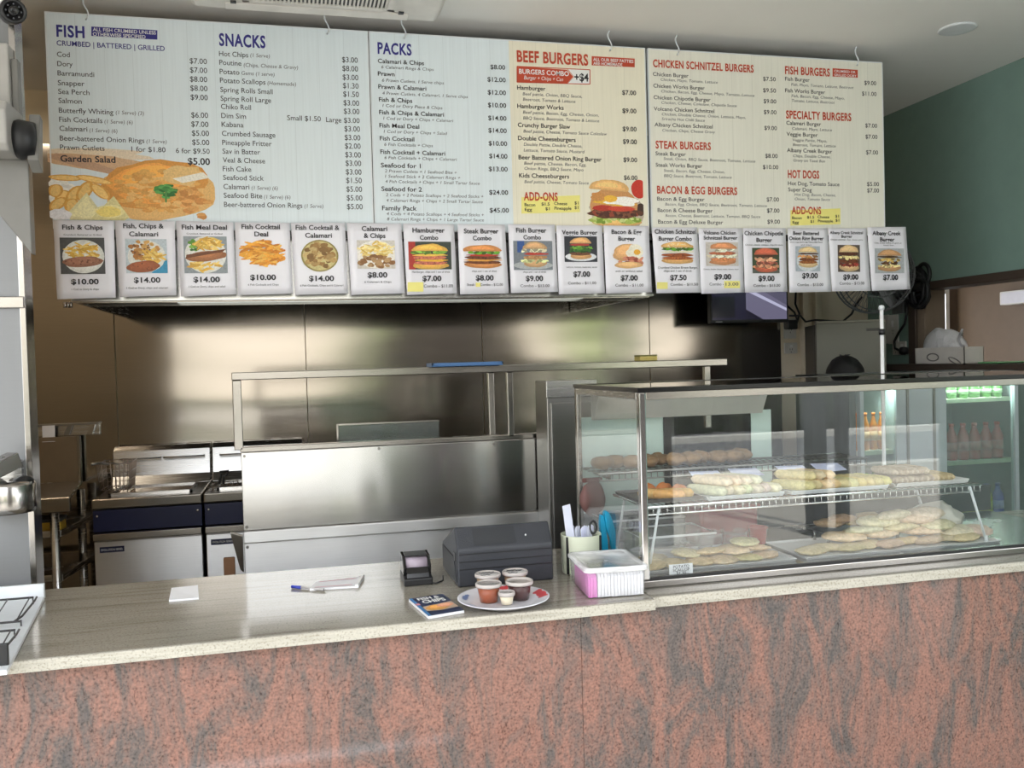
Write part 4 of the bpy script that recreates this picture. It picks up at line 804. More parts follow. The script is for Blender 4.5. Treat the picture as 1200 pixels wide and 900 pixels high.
# ------------------------------------------------------------------ hooks, air conditioner, downlight
for i, (px, py) in enumerate(((101, 17), (383, 36), (473, 41), (714, 52), (793, 57), (1003, 68))):
    p = onY(px, py, YM); p.z = 2.918
    mb = MB(); pts = []
    for k in range(15):
        t = k/14; z = p.z-.022+(ZC-p.z+.022)*t; x = p.x+.008*math.sin(t*2*PI*1.0); pts.append((x, YM+.004*0, z))
    pts = [(p.x+.006, YM-.006, p.z-.012), (p.x+.002, YM-.008, p.z-.02)]+[(a, YM-.006, c) for a, b, c in pts]
    mb.tube(pts, .003, 6)
    wh = ('left end of the left menu board', 'right end of the left menu board', 'left end of the middle menu board', 'right end of the middle menu board', 'left end of the right menu board', 'right end of the right menu board')[i]
    o = mb.build('ceiling_hook', WPAINT, org=(p.x, YM, ZC)); tag(o, 'thin white hook holding the %s to the ceiling' % wh, 'hook', 'hooks of the menu boards')
T = thing('ceiling_air_conditioner', 'white square ceiling air conditioner with dark slatted grille above the menu boards', 'air conditioner', (.14, 3.03, ZC))
X0, X1, Y0_, Y1_ = -.33, .62, 2.56, 3.51
ACW = mat('air_conditioner_plastic', S(228, 224, 218), .4)
mb = MB(); mb.prism([(X0, ZC), (X0+.03, ZC-.045), (X1-.03, ZC-.045), (X1, ZC)], Y0_, Y1_, 'y'); mb.build('panel', ACW, T, bevel=.012, seg=3)
mb = MB(); mb.box(X0+.23, X1-.23, Y0_+.23, Y1_-.13, ZC-.052, ZC-.046); mb.build('grille_back', BLACK, T)
mb = MB()
for k in range(34): x = X0+.235+(X1-X0-.47)*k/33; mb.box(x-.0035, x+.0035, Y0_+.23, Y1_-.13, ZC-.058, ZC-.05)
mb.build('grille_slats', ACW, T)
mb = MB(); mb.box(X0+.2, X1-.2, Y0_+.2, Y0_+.23, ZC-.058, ZC-.045).box(X0+.2, X1-.2, Y1_-.13, Y1_-.11, ZC-.058, ZC-.045).box(X0+.2, X0+.23, Y0_+.2, Y1_-.11, ZC-.058, ZC-.045).box(X1-.23, X1-.2, Y0_+.2, Y1_-.11, ZC-.058, ZC-.045)
mb.build('grille_frame', ACW, T, bevel=.003)
for a, b in ((X0+.14, X1-.14),):
    MB().prism([(Y1_-.075, ZC-.046), (Y1_-.02, ZC-.046), (Y1_-.03, ZC-.056), (Y1_-.07, ZC-.05)], a, b).build('louvre', ACW, T, bevel=.002)
    mb = MB(); mb.box(a+.02, a+.04, Y1_-.09, Y1_-.07, ZC-.05, ZC-.046).box(b-.04, b-.02, Y1_-.09, Y1_-.07, ZC-.05, ZC-.046); mb.build('clips', BLACK, T)
T = thing('downlight', 'round recessed ceiling downlight near the right wall', 'ceiling light', (2.83, 3.31, ZC))
MB().lathe([(.048, -.001), (.075, -.001), (.078, -.006), (.07, -.010), (.05, -.008)], (2.83, 3.31, ZC), 32).build('trim_ring', WPAINT, T)
MB().lathe([(.0, -.004), (.048, -.004)], (2.83, 3.31, ZC), 32).build('diffuser', mat('frosted_diffuser', S(225, 225, 235), .5), T)
# security camera, top left corner
p = onY(14, 14, 2.95)
T = thing('security_camera', 'small black security camera under the ceiling in the top left corner', 'camera', (p.x, 2.95, p.z))
d = (Vector((.4, -1.2, .9))-Vector((p.x, 2.95, p.z))).normalized(); d = Vector((.35, -.85, -.22)).normalized()
MB().lathe([(.0, -.06), (.028, -.055), (.034, -.03), (.036, .03), (.034, .036), (.026, .037), (.026, .03), (.0, .03)], p, 24, d).build('housing', BLACK, T)
MB().lathe([(.0, .031), (.013, .033), (.015, .04), (.009, .041), (.0, .036)], p, 20, d).build('lens', BLACKG, T)
mb = MB()
u = d.cross(Vector((0, 0, 1))).normalized(); v = u.cross(d)
for k in range(8): t = 2*PI*k/8; q = p+d*.032+(u*math.cos(t)+v*math.sin(t))*.02; mb.ell(q, .0025, .0025, .0025, 8, 6)
mb.build('infrared_lamps', mat('grey_lamp', S(120, 124, 130), .3), T)
MB().tube([p-d*.02+Vector((0, 0, .02)), p+Vector((-.05, .03, .05)), p+Vector((-.06, .06, .10))], .014, 10).build('mount_arm', WHITE, T)
# ------------------------------------------------------------------ glass display case
ZT = .95
cx0, cx1, cy0, cy1, cz1 = .941, 2.62, 2.348, 2.935, 1.515
T = thing('display_case', 'long glass food display case with steel frame on the right of the counter', 'display case', (cx0, cy0, ZT))
MB().box(cx0, cx1, cy0, cy1, ZT, ZT+.018).build('base', STEEL, T, bevel=.002)
MB().box(cx0-.001, cx1, cy0-.006, cy0+.012, ZT+.002, ZT+.021).build('front_rail', STEELB, T, bevel=.002)
MB().box(cx0+.002, cx1, cy0+.002, cy0+.014, ZT+.021, ZT+.028).build('rail_seal', BLACK, T)
MB().box(cx0-.001, cx0+.012, cy0, cy1, ZT+.002, ZT+.021).build('side_rail', STEELB, T, bevel=.002)
MB().box(cx0, cx0+.022, cy0-.002, cy0+.022, ZT+.022, cz1-.012).build('corner_post', CHROME, T, bevel=.004)
MB().box(cx0, cx0+.018, cy1-.02, cy1, ZT+.022, cz1-.012).build('corner_post', STEELB, T, bevel=.003)
MB().box(cx0+.022, cx1, cy0, cy0+.016, cz1-.034, cz1-.012).build('front_header', STEELB, T, bevel=.002)
MB().box(cx0, cx0+.016, cy0+.022, cy1-.02, cz1-.034, cz1-.012).build('side_header', STEEL, T, bevel=.002)
MB().box(cx0-.003, cx1, cy0-.004, cy0+.02, cz1-.012, cz1).box(cx0-.003, cx0+.02, cy0+.02, cy1, cz1-.012, cz1).box(cx0+.02, cx1, cy1-.02, cy1+.003, cz1-.012, cz1).build('top_edging', BLACKG, T)
MB().box(cx0+.02, cx1, cy0+.02, cy1-.02, cz1-.007, cz1-.002).build('top_glass', GLASS, T)
MB().box(cx0+.022, cx1, cy0+.004, cy0+.009, ZT+.022, cz1-.03).build('front_glass', GLASS, T)
MB().box(cx0+.004, cx0+.009, cy0+.022, cy1-.02, ZT+.022, cz1-.03).build('side_glass', GLASS, T)
# back of the case: lower steel panel, pale sliding doors and the grey valance above them
MB().box(cx0+.018, cx1, cy1-.012, cy1-.002, ZT+.022, 1.07).build('back_panel', mat('dark_back_panel', S(52, 54, 56), .5), T)
MB().prism([(cy1-.03, 1.392), (cy1-.06, 1.392), (cy1-.11, cz1-.036), (cy1-.03, cz1-.036)], cx0+.05, 1.62).build('valance', mat('grey_valance', S(186, 184, 178), .5), T)
for a, b in ((cx0+.018, 1.26), (1.60, 1.68)):
    MB().box(a, b, cy1-.016, cy1-.012, 1.07, 1.40).build('sliding_door', mat('pale_door', S(200, 220, 214), .35), T, bevel=.001)
MB().box(1.26, 1.30, cy1-.02, cy1-.008, 1.07, 1.40).build('door_stile', BLACK, T)
def wire_shelf(parent, x0, x1, y0, y1, z, name, M, nx=2, pitch=.022):
    mb = MB(); mb.tube([(x0, y0, z), (x1, y0, z), (x1, y1, z), (x0, y1, z)], .0042, 8, closed=True)
    mb.tube([(x0, y0, z-.022), (x1, y0, z-.022)], .003, 6)
    k = int((x1-x0)/pitch)
    for i in range(k+1):
        x = x0+(x1-x0)*i/k; mb.tube([(x, y0, z-.022), (x, y0, z), (x, y1, z)], .0016, 5)
    for i in range(1, 3): y = y0+(y1-y0)*i/3; mb.tube([(x0, y, z-.003), (x1, y, z-.003)], .0024, 6)
    return mb.build(name, M, parent)
wire_shelf(T, cx0+.02, 1.95, 2.75, 2.92, 1.225, 'rear_shelf', DARKST)
for x in (1.0, 1.45, 1.9): MB().box(x-.004, x+.004, 2.76, 2.92, 1.205, 1.218).build('shelf_bracket', STEEL, T)
# wire rack on angled legs inside the case
RK = thing('wire_rack', 'white wire rack on splayed legs carrying spring rolls inside the display case', 'rack', (1.55, 2.58, ZT+.022))
zr = 1.158; rx0, rx1, ry0, ry1 = 1.0, 2.16, 2.455, 2.73
wire_shelf(RK, rx0, rx1, ry0, ry1, zr, 'shelf', steel('rack_wire', (.78, .78, .78), .25))
for x, dx in ((rx0+.04, -.035), (rx1-.04, .06)):
    for y in (ry0, ry1):
        MB().tube([(x, y, zr-.004), (x+dx, y, ZT+.026)], .0042, 8).tube([(x+dx, y, ZT+.0185), (x+dx, y, ZT+.04)], .006, 8).build('leg', WPAINT, RK)
# ---- food in the case
def roll(cx, cy, cz, r, l, ang, col, seed, lump=.05):
    mb = MB(); d = Vector((math.cos(ang), math.sin(ang), 0)); pts = []; rr = []
    for k in range(13):
        t = -1+2*k/12; pts.append(Vector((cx, cy, cz))+d*(l/2*t)); rr.append(r*(max(.0, 1-abs(t)**8)**.5*.75+.25)*(1+lump*noise.noise(Vector((t*3, seed, 0)))))
    mb.c = S(*[min(255, max(0, c+random.randint(-8, 8))) for c in col]); mb.tube(pts, rr, 14)
    o = mb.build('spring_roll', FOODM, org=(cx, cy, cz-r)); return o
random.seed(11)
def foods(name, objs, label, cat, group):
    for o in objs: o.name = name; tag(o, label, cat, group)
zt = zr+.0045
def tray(name, label, cx, cy, wx, wy, z, M, h=.012):
    t = thing(name, label, 'tray', (cx, cy, z))
    x0, x1, y0, y1 = cx-wx/2, cx+wx/2, cy-wy/2, cy+wy/2
    MB().box(x0, x1, y0, y1, z, z+.003).build('base', M, t, bevel=.001)
    mb = MB()
    for (a, b, c, d, e, f) in ((x0, y0, x1, y0, 0, -1), (x0, y1, x1, y1, 0, 1), (x0, y0, x0, y1, -1, 0), (x1, y0, x1, y1, 1, 0)):
        q = .007; mb.add([(a, b, z+.001), (c, d, z+.001), (c+e*q, d+f*q, z+h), (a+e*q, b+f*q, z+h), (a, b, z+.004), (c, d, z+.004), (c+e*q*.7, d+f*q*.7, z+h+.001), (a+e*q*.7, b+f*q*.7, z+h+.001)], [(0, 1, 2, 3), (4, 7, 6, 5), (3, 2, 6, 7), (0, 3, 7, 4), (1, 5, 6, 2)], False)
    mb.build('rim', M, t); return t
DT = steel('tray_steel', (.22, .22, .24), .35)
tray('oven_tray', 'dark metal oven tray of orange battered pieces at the left rack end', 1.10, 2.60, .2, .2, zt, DT)
FO = []
for (x, y, a) in ((1.05, 2.56, .5), (1.085, 2.53, .5), (1.12, 2.545, .45)): FO.append(roll(x+.02, y, zt+.018, .016, .10, -a, (212, 168, 104), x*50))
foods('battered_sausage', FO, 'golden battered sausage on the dark tray at the left end of the rack', 'food', 'battered sausages in the case')
FO = []
for (x, y) in ((1.09, 2.66), (1.14, 2.65), (1.17, 2.60)): mb = MB(); mb.c = S(200, 118, 56); mb.ell((x, y, zt+.02), .026, .02, .017, 16, 10, lump=.3, seed=x*9); FO.append(mb.build('chicken_piece', FOODM, org=(x, y, zt+.003)))
foods('chicken_piece', FO, 'orange fried chicken piece at the back of the dark tray in the case', 'food', 'fried chicken pieces in the case')
tray('paper_lined_tray', 'pale tray of thick white spring rolls in the middle of the rack', 1.335, 2.585, .25, .22, zt, WPAINT)
FO = []
for i in range(7):
    x = 1.245+.031*i; FO.append(roll(x, 2.56+.012*(i % 2), zt+.02, .0155, .15, -1.05, (226, 214, 190), i*7))
for i in range(4): FO.append(roll(1.27+.034*i, 2.575, zt+.046, .0155, .15, -1.05, (230, 220, 194), 40+i*7))
foods('spring_roll', FO, 'thick pale spring roll on the left tray of rolls in the case', 'food', 'pale spring rolls on the left tray')
tray('paper_lined_tray', 'pale tray of yellowish spring rolls right of the white rolls on the rack', 1.66, 2.585, .34, .22, zt, WPAINT)
FO = []
for i in range(5): FO.append(roll(1.535+.032*i, 2.545+.01*(i % 2), zt+.02, .016, .15, -.95, (222, 200, 150), 80+i*7))
for i in range(5): FO.append(roll(1.70+.03*i, 2.545, zt+.021, .0165, .15, -1.25, (218, 196, 140), 130+i*7))
for i in range(3): FO.append(roll(1.56+.034*i, 2.57, zt+.047, .0155, .14, -.95, (224, 204, 158), 170+i*7))
foods('spring_roll', FO, 'yellowish spring roll on the right tray of rolls in the case', 'food', 'yellow spring rolls on the right tray')
# wrappers / small labels among the rolls
for i, (x, y) in enumerate(((1.285, 2.64), (1.43, 2.655), (1.60, 2.65), (1.735, 2.655))):
    mb = MB(); z = zt+.012; mb.add([(x-.05, y-.03, z+.03), (x+.05, y-.035, z+.034), (x+.055, y+.03, z+.05), (x-.045, y+.035, z+.052), (x, y, z+.048)], [(0, 1, 4), (1, 2, 4), (2, 3, 4), (3, 0, 4)])
    o = mb.build('paper_liner', mat('lilac_paper', S(206, 210, 240), .6), org=(x, y, z)); md = o.modifiers.new('t', 'SOLIDIFY'); md.thickness = .0006
    tag(o, 'crumpled lilac white paper sheet lying behind the spring rolls on the rack', 'paper', 'paper sheets on the rack')
tray('white_tray', 'white foam tray of stacked crumbed croquettes at the right end of the rack', 2.0, 2.58, .27, .2, zt, WHITE)
FO = []
for j, (n, dz, off) in enumerate(((12, 0, 0), (7, .026, 0))):
    for i in range(n):
        x = 1.885+.0195*i; y = 2.565+off
        mb = MB(); mb.c = S(*random.choice(((188, 172, 154), (180, 162, 142), (196, 180, 158)))) if i < 8 else S(204, 180, 138)
        pts = [(x, y-.065+.13*k/10, zt+.017+dz) for k in range(11)]; rr = [.0125*(max(0, 1-abs(-1+.2*k)**6)**.5*.6+.4)*(1+.1*noise.noise(Vector((k*.9, i*3.1, j)))) for k in range(11)]
        mb.tube(pts, rr, 12); FO.append(mb.build('croquette', FOODM, org=(x, y, zt+.004+dz)))
foods('croquette', FO, 'grey brown crumbed croquette stacked on the white foam tray in the case', 'food', 'crumbed croquettes in the case')
# pastries on the rear shelf
FO = []
for i in range(11):
    x = 1.0+.052*i; mb = MB(); mb.c = S(*random.choice(((150, 118, 84), (134, 104, 72), (164, 130, 94)))); mb.ell((x, 2.83+.02*math.sin(i*2), 1.252), .038, .045, .021, 16, 10, lump=.3, seed=i*3); FO.append(mb.build('pasty', FOODM, org=(x, 2.83, 1.23)))
foods('pasty', FO, 'brown baked pasty on the dark rear shelf of the display case', 'food', 'pasties on the rear shelf')
# base deck: trays, tubs, label, patties and fillets
zd = ZT+.0185
def patty(name, x, y, z, rx, ry, h, col, seed, tilt=0.0, ta=0.0):
    mb = MB(); mb.c = S(*[min(255, c+random.randint(-7, 7)) for c in col]); M = Euler((tilt, 0, ta)).to_matrix()
    mb.ell((x, y, z+h), rx, ry, h, 18, 10, M, lump=.22, lf=2.2, seed=seed); return mb.build(name, FOODM, org=(x, y, z))
tray('deck_tray', 'flat pale paper lined tray of potato scallops on the floor of the case', 1.22, 2.56, .5, .26, zd, WHITE, .008)
FO = [patty('potato_scallop', *a, .052, .045, .010, (206, 186, 148), k*3, random.uniform(-.15, .15), random.uniform(0, 3)) for k, a in enumerate(((1.02, 2.47, zd+.004), (1.10, 2.47, zd+.004), (1.18, 2.48, zd+.004), (1.25, 2.47, zd+.004), (1.33, 2.48, zd+.004), (1.40, 2.49, zd+.004), (1.30, 2.50, zd+.026), (1.37, 2.50, zd+.026), (1.22, 2.5, zd+.026), (1.15, 2.51, zd+.024), (1.34, 2.5, zd+.046), (1.06, 2.55, zd+.004), (1.26, 2.56, zd+.004)))]
foods('potato_scallop', FO, 'pale battered potato scallop in the pile on the floor of the display case', 'food', 'potato scallops on the case floor')
tray('deck_tray', 'shallow pale tray of fish fillets on the floor at the right of the case', 1.86, 2.55, .7, .24, zd, WHITE, .008)
FO = []
for k in range(9):
    x = 1.56+.07*k; FO.append(patty('fish_fillet', x, 2.48+.02*(k % 2), zd+.004, .062, .035, .012, (204, 184, 146), 60+k*3, random.uniform(-.1, .1), random.uniform(-.4, .4)))
for k in range(6): FO.append(patty('fish_fillet', 1.70+.07*k, 2.52, zd+.028+.014*(k % 2), .07, .04, .014, (212, 194, 160), 90+k*3, random.uniform(-.2, .2), random.uniform(-.5, .5)))
for k in range(4): FO.append(patty('fish_fillet', 1.84+.06*k, 2.54, zd+.058+.016*(k % 2), .075, .042, .018, (208, 192, 160), 120+k*3, random.uniform(-.25, .25), random.uniform(-.5, .5)))
foods('fish_fillet', FO, 'pale crumbed fish fillet in the heap at the right of the case floor', 'food', 'fish fillets on the case floor')
FO = []
for k in range(5): FO.append(patty('hash_brown', 1.72+.05*k, 2.63, 1.02+.012*(k % 2), .05, .032, .013, (176, 148, 106), 150+k*3, .1, random.uniform(-.4, .4)))
foods('hash_brown', FO, 'brown oval hash brown on the raised tray at the back of the case floor', 'food', 'hash browns at the back of the case')
tray('raised_tray', 'dark raised tray of hash browns behind the fish fillets in the case', 1.82, 2.63, .3, .1, 1.008, DT, .006)
mb = MB()
for x in (1.69, 1.95):
    for y in (2.59, 2.67): mb.cyl((x, y, zd), (x, y, 1.008), .005, 8)
o = mb.build('tray_stand', STEEL, org=(1.82, 2.63, zd)); tag(o, 'four legged steel stand under the dark raised tray in the case', 'stand')
# bread roll in a white bag
FO = [patty('bread_roll', 2.12, 2.53, zd+.003, .08, .05, .022, (214, 200, 174), 200, 0, .2), patty('bread_roll', 2.20, 2.53, zd+.003, .06, .045, .02, (210, 196, 168), 210, 0, -.2)]
foods('bread_roll', FO, 'soft pale bread roll at the far right of the case floor', 'food', 'bread rolls on the case floor')
mb = MB(); mb.ell((2.10, 2.60, zd+.055), .11, .05, .055, 20, 12, lump=.35, lf=2.4, seed=5)
o = mb.build('food_bag', mat('translucent_bag', S(206, 200, 190), .3, var=.1), org=(2.1, 2.6, zd)); tag(o, 'rumpled whitish food bag behind the bread rolls in the case', 'bag')
# clear tubs
CLEAR = thin_glass('clear_plastic', (.93, .93, .94), 1.45, .12, .1)
def tub(name, label, cx, cy, z, wx, wy, h, lidM=None, rot=0):
    t = thing(name, label, 'container', (cx, cy, z)); k = .88
    def ring(f, zz): return [(cx+sx*wx/2*f, cy+sy*wy/2*f, zz) for sx, sy in ((-1, -1), (1, -1), (1, 1), (-1, 1))]
    mb = MB(); a, b = ring(k, z+.002), ring(1, z+h); mb.add(a+b, [(0, 3, 2, 1)]+[(i, (i+1) % 4, (i+1) % 4+4, i+4) for i in range(4)], False); mb.build('body', CLEAR, t)
    mb = MB(); q = ring(1.01, z+h); mb.tube(q, .0035, 8, closed=True); mb.build('rim', mat('clear_rim', S(206, 206, 210), .25), t)
    return t
tub('clear_tub', 'empty clear plastic tub on the case floor behind the price card', 1.13, 2.60, zd+.012, .24, .17, .075)
tub('clear_tub', 'second clear plastic tub further back at the left of the case', 1.10, 2.78, zd+.0, .26, .17, .11)
REDP = mat('maroon_plastic', S(128, 34, 46), .35)
t = thing('maroon_tub', 'maroon plastic tub at the back of the case behind the clear tubs', 'container', (1.40, 2.76, zd))
mb = MB(); a = [(1.29, 2.70), (1.50, 2.70), (1.50, 2.83), (1.29, 2.83)]; mb.prism(a, zd, zd+.13, 'z'); mb.build('body', REDP, t, bevel=.012, seg=3)
MB().box(1.283, 1.507, 2.693, 2.837, zd+.12, zd+.135).build('rim', REDP, t, bevel=.005)
q = onY(688, 590, 2.86); t = thing('red_bag', 'dull red packet standing at the back left corner of the case', 'packet', (q.x, 2.86, 1.075))
MB().ell((q.x+.02, 2.86, 1.13), .045, .02, .06, 18, 12, lump=.12, seed=3).build('packet_body', mat('dull_red', S(120, 84, 80), .6), t)
MB().box(q.x-.015, q.x+.055, 2.855, 2.865, 1.185, 1.2).build('top_seal', MATS['dull_red'], t, bevel=.002)
def pot(name, label, x, y, z, r, h, M, lid=None):
    t = thing(name, label, 'sauce cup', (x, y, z))
    MB().lathe([(0, 0), (r*.78, 0), (r*.8, .003), (r, h-.004), (r*1.06, h-.003), (r*1.06, h), (r*.97, h), (r*.95, h-.01), (0, h-.01)], (x, y, z), 28).build('cup_body', M, t)
    if lid: MB().lathe([(r*1.0, h), (r*1.08, h-.001), (r*1.08, h+.004), (r*.92, h+.005), (r*.9, h+.002), (0, h+.002)], (x, y, z), 28).build('lid', lid, t)
    return t
pot('sauce_pot', 'pot of dark red sauce beside the maroon tub in the case', 1.425, 2.57, zd+.03, .03, .055, mat('red_sauce', S(136, 26, 34), .25))
pot('clear_pot', 'left of two clear round pots in front of the maroon tub', 1.30, 2.66, zd, .045, .06, CLEAR)
pot('clear_pot', 'right of two clear round pots in front of the maroon tub', 1.39, 2.66, zd, .045, .06, CLEAR)
# price card
a = onY(784, 662, 2.39); b = onY(812, 680, 2.39); ccx = (a.x+b.x)/2
t = thing('price_card', 'small white price card reading POTATO SCALLOP leaning inside the case', 'price card', (ccx, 2.39, zd))
zc0, zc1 = zd, a.z
MB().box(a.x, b.x, 2.389, 2.391, zc0, zc1).build('card', PAPER, t)
hh = zc1-zc0
lettering('card_lettering', INK, t, (Vector((0, 2.3885, 0)), EX, EZ), [('POTATO', Vector((ccx, 2.3885, zc0+hh*.78)), .008, .05, 'c', .01, 1, 0), ('SCALLOP', Vector((ccx, 2.3885, zc0+hh*.48)), .008, .052, 'c', .01, 1, 0), ('$1.30', Vector((ccx, 2.3885, zc0+hh*.18)), .008, .03, 'c', .01, 1, 0)])

# ------------------------------------------------------------------ things on the counter
# cash register under its black cover
ry = 2.535; rx0_, rx1_ = onY(537, 690, ry).x, onY(649, 683, ry).x
T = thing('cash_register', 'black cash register with sloping top on the counter beside the display case', 'cash register', ((rx0_+rx1_)/2, ry, ZT))
prof = [(ry, ZT), (ry, 1.058), (ry+.045, 1.118), (ry+.265, 1.038), (ry+.265, ZT)]
REGM = mat('register_black', S(52, 54, 60), .42, bump=.1, bscale=300)
MB().prism(prof, rx0_, rx1_).build('body', REGM, T, bevel=.006, seg=3)
dn = Vector((0, .060, -.045)).normalized(); 
def slope(u, v, d=0.0): # u across, v up the sloping front
    return Vector((rx0_+(rx1_-rx0_)*u, ry+.045*v, 1.058+.06*v))+Vector((0, -.8, .6))*d
mb = MB(); q = [slope(.18, .15, .0015), slope(.62, .15, .0015), slope(.62, .88, .0015), slope(.18, .88, .0015)]; mb.add(q, [(0, 1, 2, 3)]); mb.build('keypad_cover', mat('register_panel', S(44, 46, 50), .55), T)
mb = MB()
for k in range(3): z = 1.045-.022*k; mb.box(rx0_+.004, rx1_-.004, ry-.0015, ry+.002, z-.0012, z+.0012)
mb.build('drawer_grooves', BLACK, T)
MB().box(rx0_-.002, rx0_+.001, ry+.03, ry+.06, 1.02, 1.045).build('side_catch', BLACK, T, bevel=.002)
MB().prism([(ry+.015, ZT+.012), (ry+.25, ZT+.012), (ry+.25, 1.03), (ry+.05, 1.03)], rx0_-.0025, rx0_+.001).build('side_panel', mat('register_side', S(40, 42, 46), .5), T)
mb = MB(); mb.ell(slope(.73, .45, .001), .003, .003, .003, 8, 6); mb.build('indicator', WHITE, T)
# receipt printer
q0 = onZ(490, 685, ZT)
T = thing('receipt_printer', 'small black receipt printer with paper roll on the counter left of the register', 'printer', (q0.x, q0.y+.05, ZT))
px, py = q0.x, q0.y+.02
MB().prism([(py-.035, ZT), (py-.035, ZT+.02), (py+.0, ZT+.03), (py+.07, ZT+.03), (py+.07, ZT)], px-.042, px+.042).build('base', BLACK, T, bevel=.003)
for s in (-1, 1): MB().prism([(py-.01, ZT+.02), (py-.015, ZT+.05), (py+.01, ZT+.08), (py+.06, ZT+.085), (py+.07, ZT+.03)], px+s*.037-.004, px+s*.037+.004).build('side_plate', BLACKG, T, bevel=.002)
MB().cyl((px-.032, py+.025, ZT+.052), (px+.032, py+.025, ZT+.052), .026, 28).build('paper_roll', mat('lilac_roll', S(178, 164, 178), .5), T)
MB().prism([(py-.03, ZT+.022), (py-.025, ZT+.034), (py-.012, ZT+.05), (py-.006, ZT+.046), (py-.02, ZT+.03)], px-.033, px+.033).build('front_flap', BLACKG, T, bevel=.001)
MB().box(px-.034, px+.034, py+.0, py+.06, ZT+.079, ZT+.084).build('top_cover', BLACK, T, bevel=.002)
mb = MB(); mb.tube([(px+.02, py+.06, ZT+.004), (px+.03, py-.01, ZT+.003), (px+.05, py-.035, ZT+.003), (px+.075, py-.01, ZT+.003), (rx0_-.02, py+.05, ZT+.003)], .0022, 6); mb.build('cable', RUBBER, T)
# brochure
P4 = [onZ(x, y, ZT+.008) for x, y in ((502, 722), (544, 715), (517, 698), (479, 702))]
T = thing('brochure', 'small thick blue and navy menu brochure lying on the counter by the plate', 'brochure', (*P4[0].xy, ZT))
ex = (P4[1]-P4[0]); ez = (P4[3]-P4[0]); lx, lz = ex.length, ez.length
mb = MB(); mb.prism([(p.x, p.y) for p in P4], ZT+.0005, ZT+.0075, 'z'); mb.build('pages', PAPER, T)
n_ = Vector((0, 0, 1))
def onb(u, v, d=.0): return P4[0]+ex*u+ez*v+n_*d
def bq(name, pts, M, d): mb = MB(); mb.add([onb(u, v, d) for u, v in pts], [tuple(range(len(pts)))]); return mb.build(name, M, T)
bq('cover', [(0, 0), (1, 0), (1, 1), (0, 1)], mat('navy_cover', S(34, 48, 84), .3), .0002)
bq('blue_band', [(0, 0), (.09, 0), (.09, 1), (0, 1)], mat('blue_band', S(66, 130, 190), .3), .0005)
bq('pink_mark', [(0, .58), (.12, .58), (.12, .68), (0, .68)], mat('pink_mark', S(226, 150, 160), .4), .0008)
P = Pic(onb(.1, .10, .0004), ex*.88, ez*.5); random.seed(5)
P.poly([(0, .1), (1, .25), (1, .9), (0, .75)], (196, 170, 150)); P.shaded(.4, .5, .36, .28, (206, 150, 80)); P.shaded(.7, .62, .26, .2, (226, 160, 130)); P.poly([(0, 0), (1, 0), (1, .22), (.6, .12), (0, .28)], (40, 48, 76)); P.build('food_picture', PRINT, T)
BFR = (Vector(), ex.normalized(), ez.normalized())
lettering('cover_lettering', WINK, T, BFR, [('FISH &', onb(.5, .88, .0004), lz*.12, lx*.62, 'c', .03, 1, 0), ('CHIPS', onb(.56, .70, .0004), lz*.15, lx*.66, 'c', .04, 1, 0)])
# plate with sauce cups
pc = (onZ(590, 711.5, ZT+.022)+onZ(590, 687, ZT+.022))/2; pc.z = ZT; PR = (onZ(644, 697, ZT+.022)-onZ(536, 700, ZT+.022)).length/2
PLATEM = mat('plate_melamine', S(226, 226, 234), .2)
T = thing('plate', 'white oval-patterned plate with blue and red print under the sauce cups', 'plate', pc)
T['label'] = 'round white plate with blue and red printed rim on the counter'
MB().lathe([(0, .004), (.06, .003), (.075, .003), (.085, .008), (PR-.004, .019), (PR, .021), (PR, .0225), (PR-.004, .0225), (.088, .012), (.078, .0075), (0, .0075)], pc, 56).build('dish', PLATEM, T)
def rimpatch(a0, a1, r0, r1, M, name):
    mb = MB(); N_ = 16; vs = []
    for i in range(N_+1):
        a = a0+(a1-a0)*i/N_; j = noise.noise(Vector((i*.8, a0*3, 0)))*.006
        for r in (r0+j, r1-j): zz = .012+(r-.088)*(.0225-.012)/(PR-.004-.088)+.0008; vs.append(pc+Vector((r*math.cos(a), r*math.sin(a), zz)))
    mb.add(vs, [(2*i, 2*i+2, 2*i+3, 2*i+1) for i in range(N_)], True); mb.build(name, M, T)
rimpatch(-2.85, -2.45, .095, .112, mat('plate_blue', S(110, 130, 176), .3), 'blue_print'); rimpatch(2.5, 3.0, .098, .11, MATS['plate_blue'], 'blue_print')
rimpatch(-.25, .35, .094, .118, mat('plate_red', S(206, 74, 80), .3), 'red_print'); rimpatch(1.2, 1.7, .096, .113, MATS['plate_red'], 'red_print')
